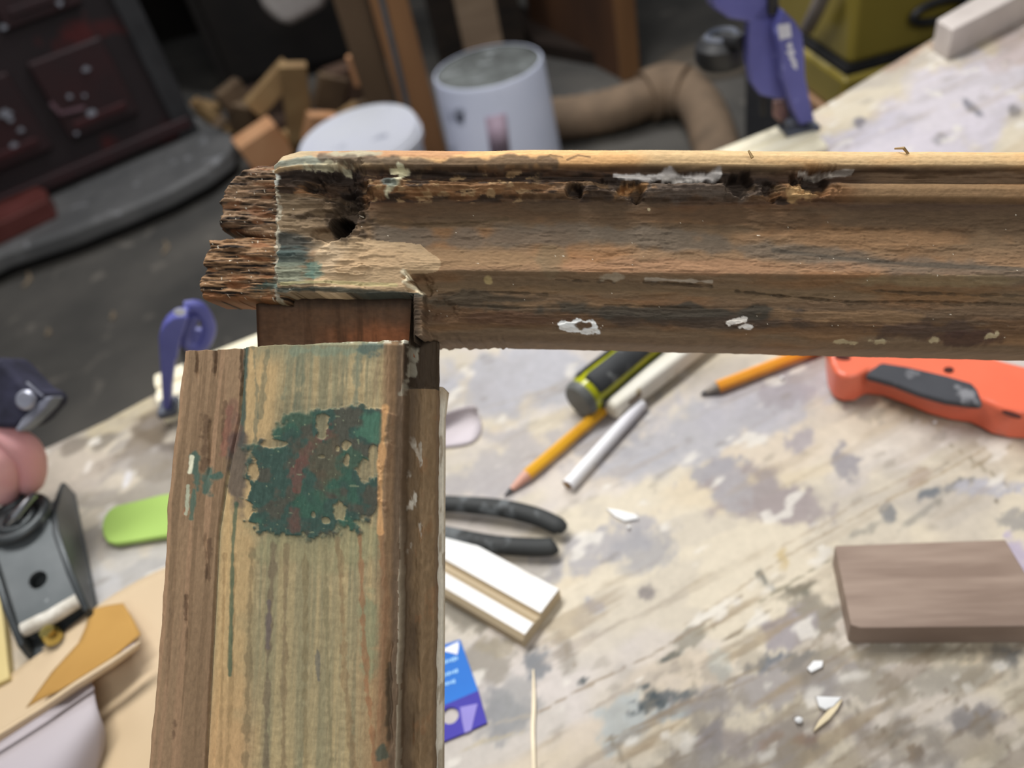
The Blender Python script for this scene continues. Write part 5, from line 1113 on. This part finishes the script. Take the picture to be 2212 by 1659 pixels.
# --- posts, cord, shelf side
post_o = mk('post_wood', S(140, 100, 64), S(112, 78, 50), 5, (1, 1, .25), rough=.7)
post_d = mk('post_wood_dim', S(96, 76, 56), S(74, 58, 42), 5, (1, 1, .25), rough=.8)
def post(name, x0, x1, py, depth_y, z1, mat, label, cat):
    a_, b_ = G(x0, py), G(x1, py + (x1 - x0) * -.25)
    q = Vector((0.0, depth_y, 0))
    return prop(MB().prism([a_, b_, b_ + q, a_ + q], (0, 0, z1)).make(name, mat, bevel=.004), label, cat)
post('wooden_post', 926, 992, 450, .09, 2.0, post_o, 'orange-brown upright timber post right of the grey cord', 'post')
post('wooden_post', 858, 914, 440, .10, 2.0, post_d, 'dim brown upright timber beside the grey cord, left of the orange post', 'post')
a_ = onp(810, -60, G(922, 446) + Vector((0, -.02, 0)), NV); b_ = onp(880, 230, G(922, 446) + Vector((0, -.02, 0)), NV); e_ = onp(912, 400, G(922, 446) + Vector((0, -.02, 0)), NV)
prop(MB().tube(spline([a_, b_, e_], 5), .007, 8).make('cord', mk('cord_grey', S(84, 92, 98), None, 30, rough=.7), smooth=True), 'grey-blue cord running down between the two timber uprights', 'cord')
c = G(1095, 330); prop(MB().box(c + Vector((-.0, .1, .8)), (.118, .05, 1.6)).make('timber_stud', mk('stud_wood', S(146, 126, 104), S(128, 108, 88), 4, (1, 1, 6), rough=.8), bevel=.003), 'pale grey-brown timber stud rising behind the upturned pail', 'stud')
sf = thing('shelf_unit', G(1270, 210), 'brown wooden shelf unit side with a bright front edge, behind the duct', 'shelf unit')
a_ = G(1344, 178); b_ = G(1384, 166)
MB().prism([a_, b_, b_ + Vector((.0, .05, 0)), a_ + Vector((0, .05, 0))], (0, 0, 1.6)).make('front_edge', post_o, sf, bevel=.003)
a2 = G(1150, 70)
MB().prism([a_ + Vector((0, .03, 0)), a2, a2 + Vector((0, .03, 0)), a_ + Vector((0.0, .06, 0))], (0, 0, 1.6)).make('side_panel', mk('panel_brown', S(104, 70, 46), S(74, 50, 36), 4, (1, 1, .3), rough=.75), sf)
MB().prism([a_ + Vector((0.02, .10, 0)), G(1160, 120), G(1100, 40), a_ + Vector((-.2, .9, 0))], (0, 0, .05)).make('bottom_board', mk('board_dark', S(44, 34, 28), None, 6), sf)
# --- duct
dm = mk('duct_tan', S(140, 118, 96), S(116, 98, 80), 12, rough=.85, bump=.3)
du = thing('dust_duct', G(1350, 300), 'dusty tan flexible duct lying on the floor behind the bench', 'duct')
mb = MB(); pth = spline([G(1140, 300) + UP * .07, G(1230, 300) + UP * .07, G(1330, 285) + UP * .075, G(1420, 255) + UP * .08, G(1480, 240) + UP * .08], 8)
rr_ = [.062 + (.004 if i % 2 else 0) for i in range(len(pth))]; mb.tube(pth, rr_, 24).make('duct_hose', dm, du, smooth=True, auto=False)
MB().tube(spline([G(1400, 262) + UP * .08, G(1440, 250) + UP * .085, G(1480, 252) + UP * .08], 4), .080, 24).make('duct_collar', dm, du, smooth=True)
pth = spline([G(1480, 240) + UP * .08, G(1520, 290) + UP * .075, G(1545, 360) + UP * .07, G(1560, 440) + UP * .07], 8)
MB().tube(pth, [.062 + (.004 if i % 2 else 0) for i in range(len(pth))], 24).make('duct_hose', dm, du, smooth=True, auto=False)
# pale dust heap behind
mb = MB(); c = G(1560, 130)
mb.ball(c + UP * .002, .22, 12, (1.2, .7, .25)); prop(mb.make('sawdust_heap', mk('sawdust', S(112, 102, 90), S(92, 84, 74), 9, rough=.95, bump=.4), smooth=True), 'low grey heap of sawdust on the floor behind the duct', 'sawdust', kind='stuff')
# --- yellow box on a black base
ym = mk('machine_yellow', S(140, 124, 52), S(124, 110, 44), 4, rough=.4, bump=.04, spec=.5)
yb = thing('yellow_tool_box', Vector((pt(1834, 141, .60).x, pt(1834, 141, .60).y, 0)), 'olive-yellow machine housing with black oval handle, behind the bench', 'machine')
zz = .60; A3 = pt(1832, 146, zz); Bv = (pt(2010, 96, zz) - A3).normalized(); Cv = (pt(1718, 68, zz) - A3).normalized()
Bv = (Bv - Cv * Bv.dot(Cv) * .0).normalized()
def quad(o, wB, wC): return [o, o + Bv * wB, o + Bv * wB + Cv * wC, o + Cv * wC]
def grow(o, g): return o - Bv * g - Cv * g
MB().prism([Vector((q.x, q.y, zz)) for q in quad(A3, .42, .34)], (0, 0, .42)).make('upper_housing', ym, yb, bevel=.012)
MB().prism([Vector((q.x, q.y, zz - .012)) for q in quad(grow(A3, .004), .42, .35)], (0, 0, .014)).make('black_seam', m_blk, yb)
MB().prism([Vector((q.x, q.y, zz - .075)) for q in quad(grow(A3, .012), .44, .36)], (0, 0, .063)).make('lower_housing', ym, yb, bevel=.01)
MB().prism([Vector((q.x, q.y, zz - .088)) for q in quad(grow(A3, .020), .45, .37)], (0, 0, .014)).make('wooden_rim', mk('rim_tan', S(164, 128, 98), S(128, 100, 76), 20), yb)
MB().prism([Vector((q.x, q.y, 0)) for q in quad(grow(A3, .016), .45, .37)], (0, 0, zz - .087)).make('black_base', m_blk, yb, bevel=.01)
nB = Vector((Bv.y, -Bv.x, 0)); nB = nB if nB.dot(CAM - A3) > 0 else -nB
hcn = onp(2030, 22, A3 + nB * .010, nB)
ring = [hcn + (Bv * math.cos(t) * .043 + UP * math.sin(t) * .014) for t in np.linspace(0, 2 * math.pi, 33)]
MB().tube(ring, .006, 10, cap=False).make('oval_handle', m_blk, yb, smooth=True)
nC = Vector((Cv.y, -Cv.x, 0)); nC = nC if nC.dot(CAM - A3) > 0 else -nC
cl_ = mk('clear_plastic', S(150, 140, 132), S(110, 100, 92), 6, rough=.2)
MB().tube(spline([onp(1790, -40, A3 + nC * .03, nC), onp(1765, 20, A3 + nC * .03, nC), onp(1745, 60, A3 + nC * .025, nC)], 5), .012, 12).make('clear_hose', cl_, yb, smooth=True)
# --- firewood / offcuts
wood_t = [mk('offcut_a', S(206, 142, 92), S(188, 122, 76), 9, (1, 1, 1), rough=.7), mk('offcut_b', S(168, 138, 96), S(142, 112, 76), 9, rough=.75), mk('offcut_c', S(112, 92, 70), S(88, 70, 54), 9, rough=.8), mk('offcut_d', S(88, 66, 52), S(66, 50, 40), 9, rough=.8), mk('offcut_e', S(222, 168, 124), S(206, 148, 104), 9, rough=.7)]
offc = [((568, 316), (.15, .08, .13), (8, -12, 20), 4, .07, 'orange-pink squared wood offcut at the front of the pile, nearest the grey foot plate'),
        ((642, 225), (.085, .03, .30), (18, 14, 4), 1, .22, 'long tan board offcut leaning upright in the middle of the pile'),
        ((690, 275), (.10, .035, .10), (20, 25, 30), 4, .15, 'orange-faced offcut leaning right against the tall tan board'),
        ((586, 190), (.20, .05, .07), (0, -28, 15), 1, .22, 'short tan crosspiece propped high behind the tall board'),
        ((528, 250), (.10, .06, .12), (10, 20, -20), 2, .13, 'greyish offcut standing left of the tall board'),
        ((522, 265), (.14, .05, .035), (0, -10, 12), 1, .05, 'thin flat offcut lying above the orange-pink block'),
        ((466, 262), (.035, .04, .22), (10, -22, 0), 1, .05, 'narrow tan sliver leaning at the far left of the pile'),
        ((492, 283), (.05, .05, .12), (20, -20, 20), 2, .03, 'small grey-brown stub at the lower left of the pile'),
        ((712, 200), (.10, .04, .12), (10, 30, 20), 2, .17, 'grey-brown board offcut behind the pail lid'),
        ((752, 185), (.13, .10, .14), (0, 4, 30), 3, .15, 'dark brown rough block at the top right of the pile'),
        ((806, 235), (.14, .07, .08), (0, 10, 10), 2, .06, 'brown offcut lying between the pail lid and the dim post'),
        ((600, 285), (.14, .12, .08), (0, 5, 40), 3, .04, 'dark chunk at the bottom of the pile'),
        ((636, 300), (.08, .05, .07), (20, 10, 40), 1, .05, 'small pale chunk right of the orange-pink block'),
        ((500, 205), (.10, .05, .07), (0, -12, 35), 2, .21, 'dull brown offcut propped high at the left of the pile'),
        ((450, 235), (.09, .05, .05), (0, 15, -25), 1, .03, 'pale chip of wood at the far left foot of the pile'),
        ((745, 255), (.12, .04, .05), (0, -14, 20), 1, .12, 'tan offcut tucked behind the pail lid under the rough block'),
        ((560, 225), (.20, .16, .10), (0, 0, 25), 3, .05, 'shadowed brown block in the heart of the pile'),
        ((712, 292), (.16, .12, .08), (0, 0, 10), 3, .04, 'dark block under the right side of the pile'),
        ((768, 152), (.035, .03, .10), (0, 0, 0), 4, .243, 'small cream stub standing on the dark rough block')]
from mathutils import Euler
for (px, py), dm_, rot, mi_, zc, lab in offc:
    c = pt(px, py, zc); e = Euler([math.radians(a) for a in rot]).to_matrix()
    ax3 = (e @ Vector((1, 0, 0)), e @ Vector((0, 1, 0)), e @ Vector((0, 0, 1)))
    o = MB().box(c, dm_, ax3).make('wood_offcut', wood_t[mi_], bevel=.004, seg=2)
    prop(o, lab, 'wood offcut', 'wood offcuts piled on the floor')
# --- dark cupboard and the white pouch hanging in front of it
db = thing('dark_cupboard', G(560, 110), 'nearly black cupboard behind the wood offcuts', 'cupboard')
a_ = G(490, 204); b_ = G(900, 112)
mdk = mk('near_black', S(34, 30, 28), S(22, 20, 19), 3, rough=.85)
MB().prism([a_, b_, b_ + Vector((0, .5, 0)), a_ + Vector((0, .5, 0))], (0, 0, 1.5)).make('carcass', mdk, db)
MB().prism([a_ + Vector((.05, -.012, .05)), b_ + Vector((-.05, -.012, .05)), b_ + Vector((-.05, 0, .05)), a_ + Vector((.05, 0, .05))], (0, 0, 1.3)).make('door_panel', mk('near_black_door', S(38, 33, 30), S(26, 23, 22), 5, rough=.8), db)
Pp = G(640, 215) + Vector((0, -.10, 0)); n_ = Vector((0, -1, 0))
pv = [(548, -70), (566, 2), (588, 22), (612, 40), (634, 40), (662, 26), (700, 4), (716, -30), (726, -80), (640, -120)]
pch = MB().prism([onp(x, y, Pp, n_) for x, y in pv], n_ * .09)
prop(pch.make('white_pouch', mk('pouch_cloth', S(196, 190, 186), S(160, 150, 146), 6, rough=.8, bump=.3), bevel=.03, seg=5), 'off-white cloth pouch hanging in front of the dark cupboard', 'pouch')
# --- dark timber rack between posts
prop(MB().prism([G(960, 170), G(1140, 120), G(1140, 120) + Vector((0, .3, 0)), G(960, 170) + Vector((0, .3, 0))], (0, 0, .9)).make('storage_crate', mk('crate_dark', S(52, 42, 34), S(34, 28, 24), 6, (1, 1, 3), rough=.85)), 'dark storage crate in the shade behind the upturned pail', 'crate')
# chips on the floor
for x, y, s_, lb in ((352, 548, .045, 'pale curved wood shaving on the floor beside the sash horn'), (50, 620, .05, 'long thin shaving on the floor at the far left'), (240, 690, .022, 'light speck of plaster on the floor left of the blue looped clamp'), (100, 725, .02, 'pale speck of plaster on the floor above the snap button')):
    p = G(x, y, .004); prop(MB().tube([p, p + Vector((.2, .8, 0)) * s_, p + Vector((-.1, 1.6, .1)) * s_], [.004, .007, .003], 6).make('wood_shaving', mk('floor_chip', S(150, 132, 108), None, 20)), lb, 'shaving')
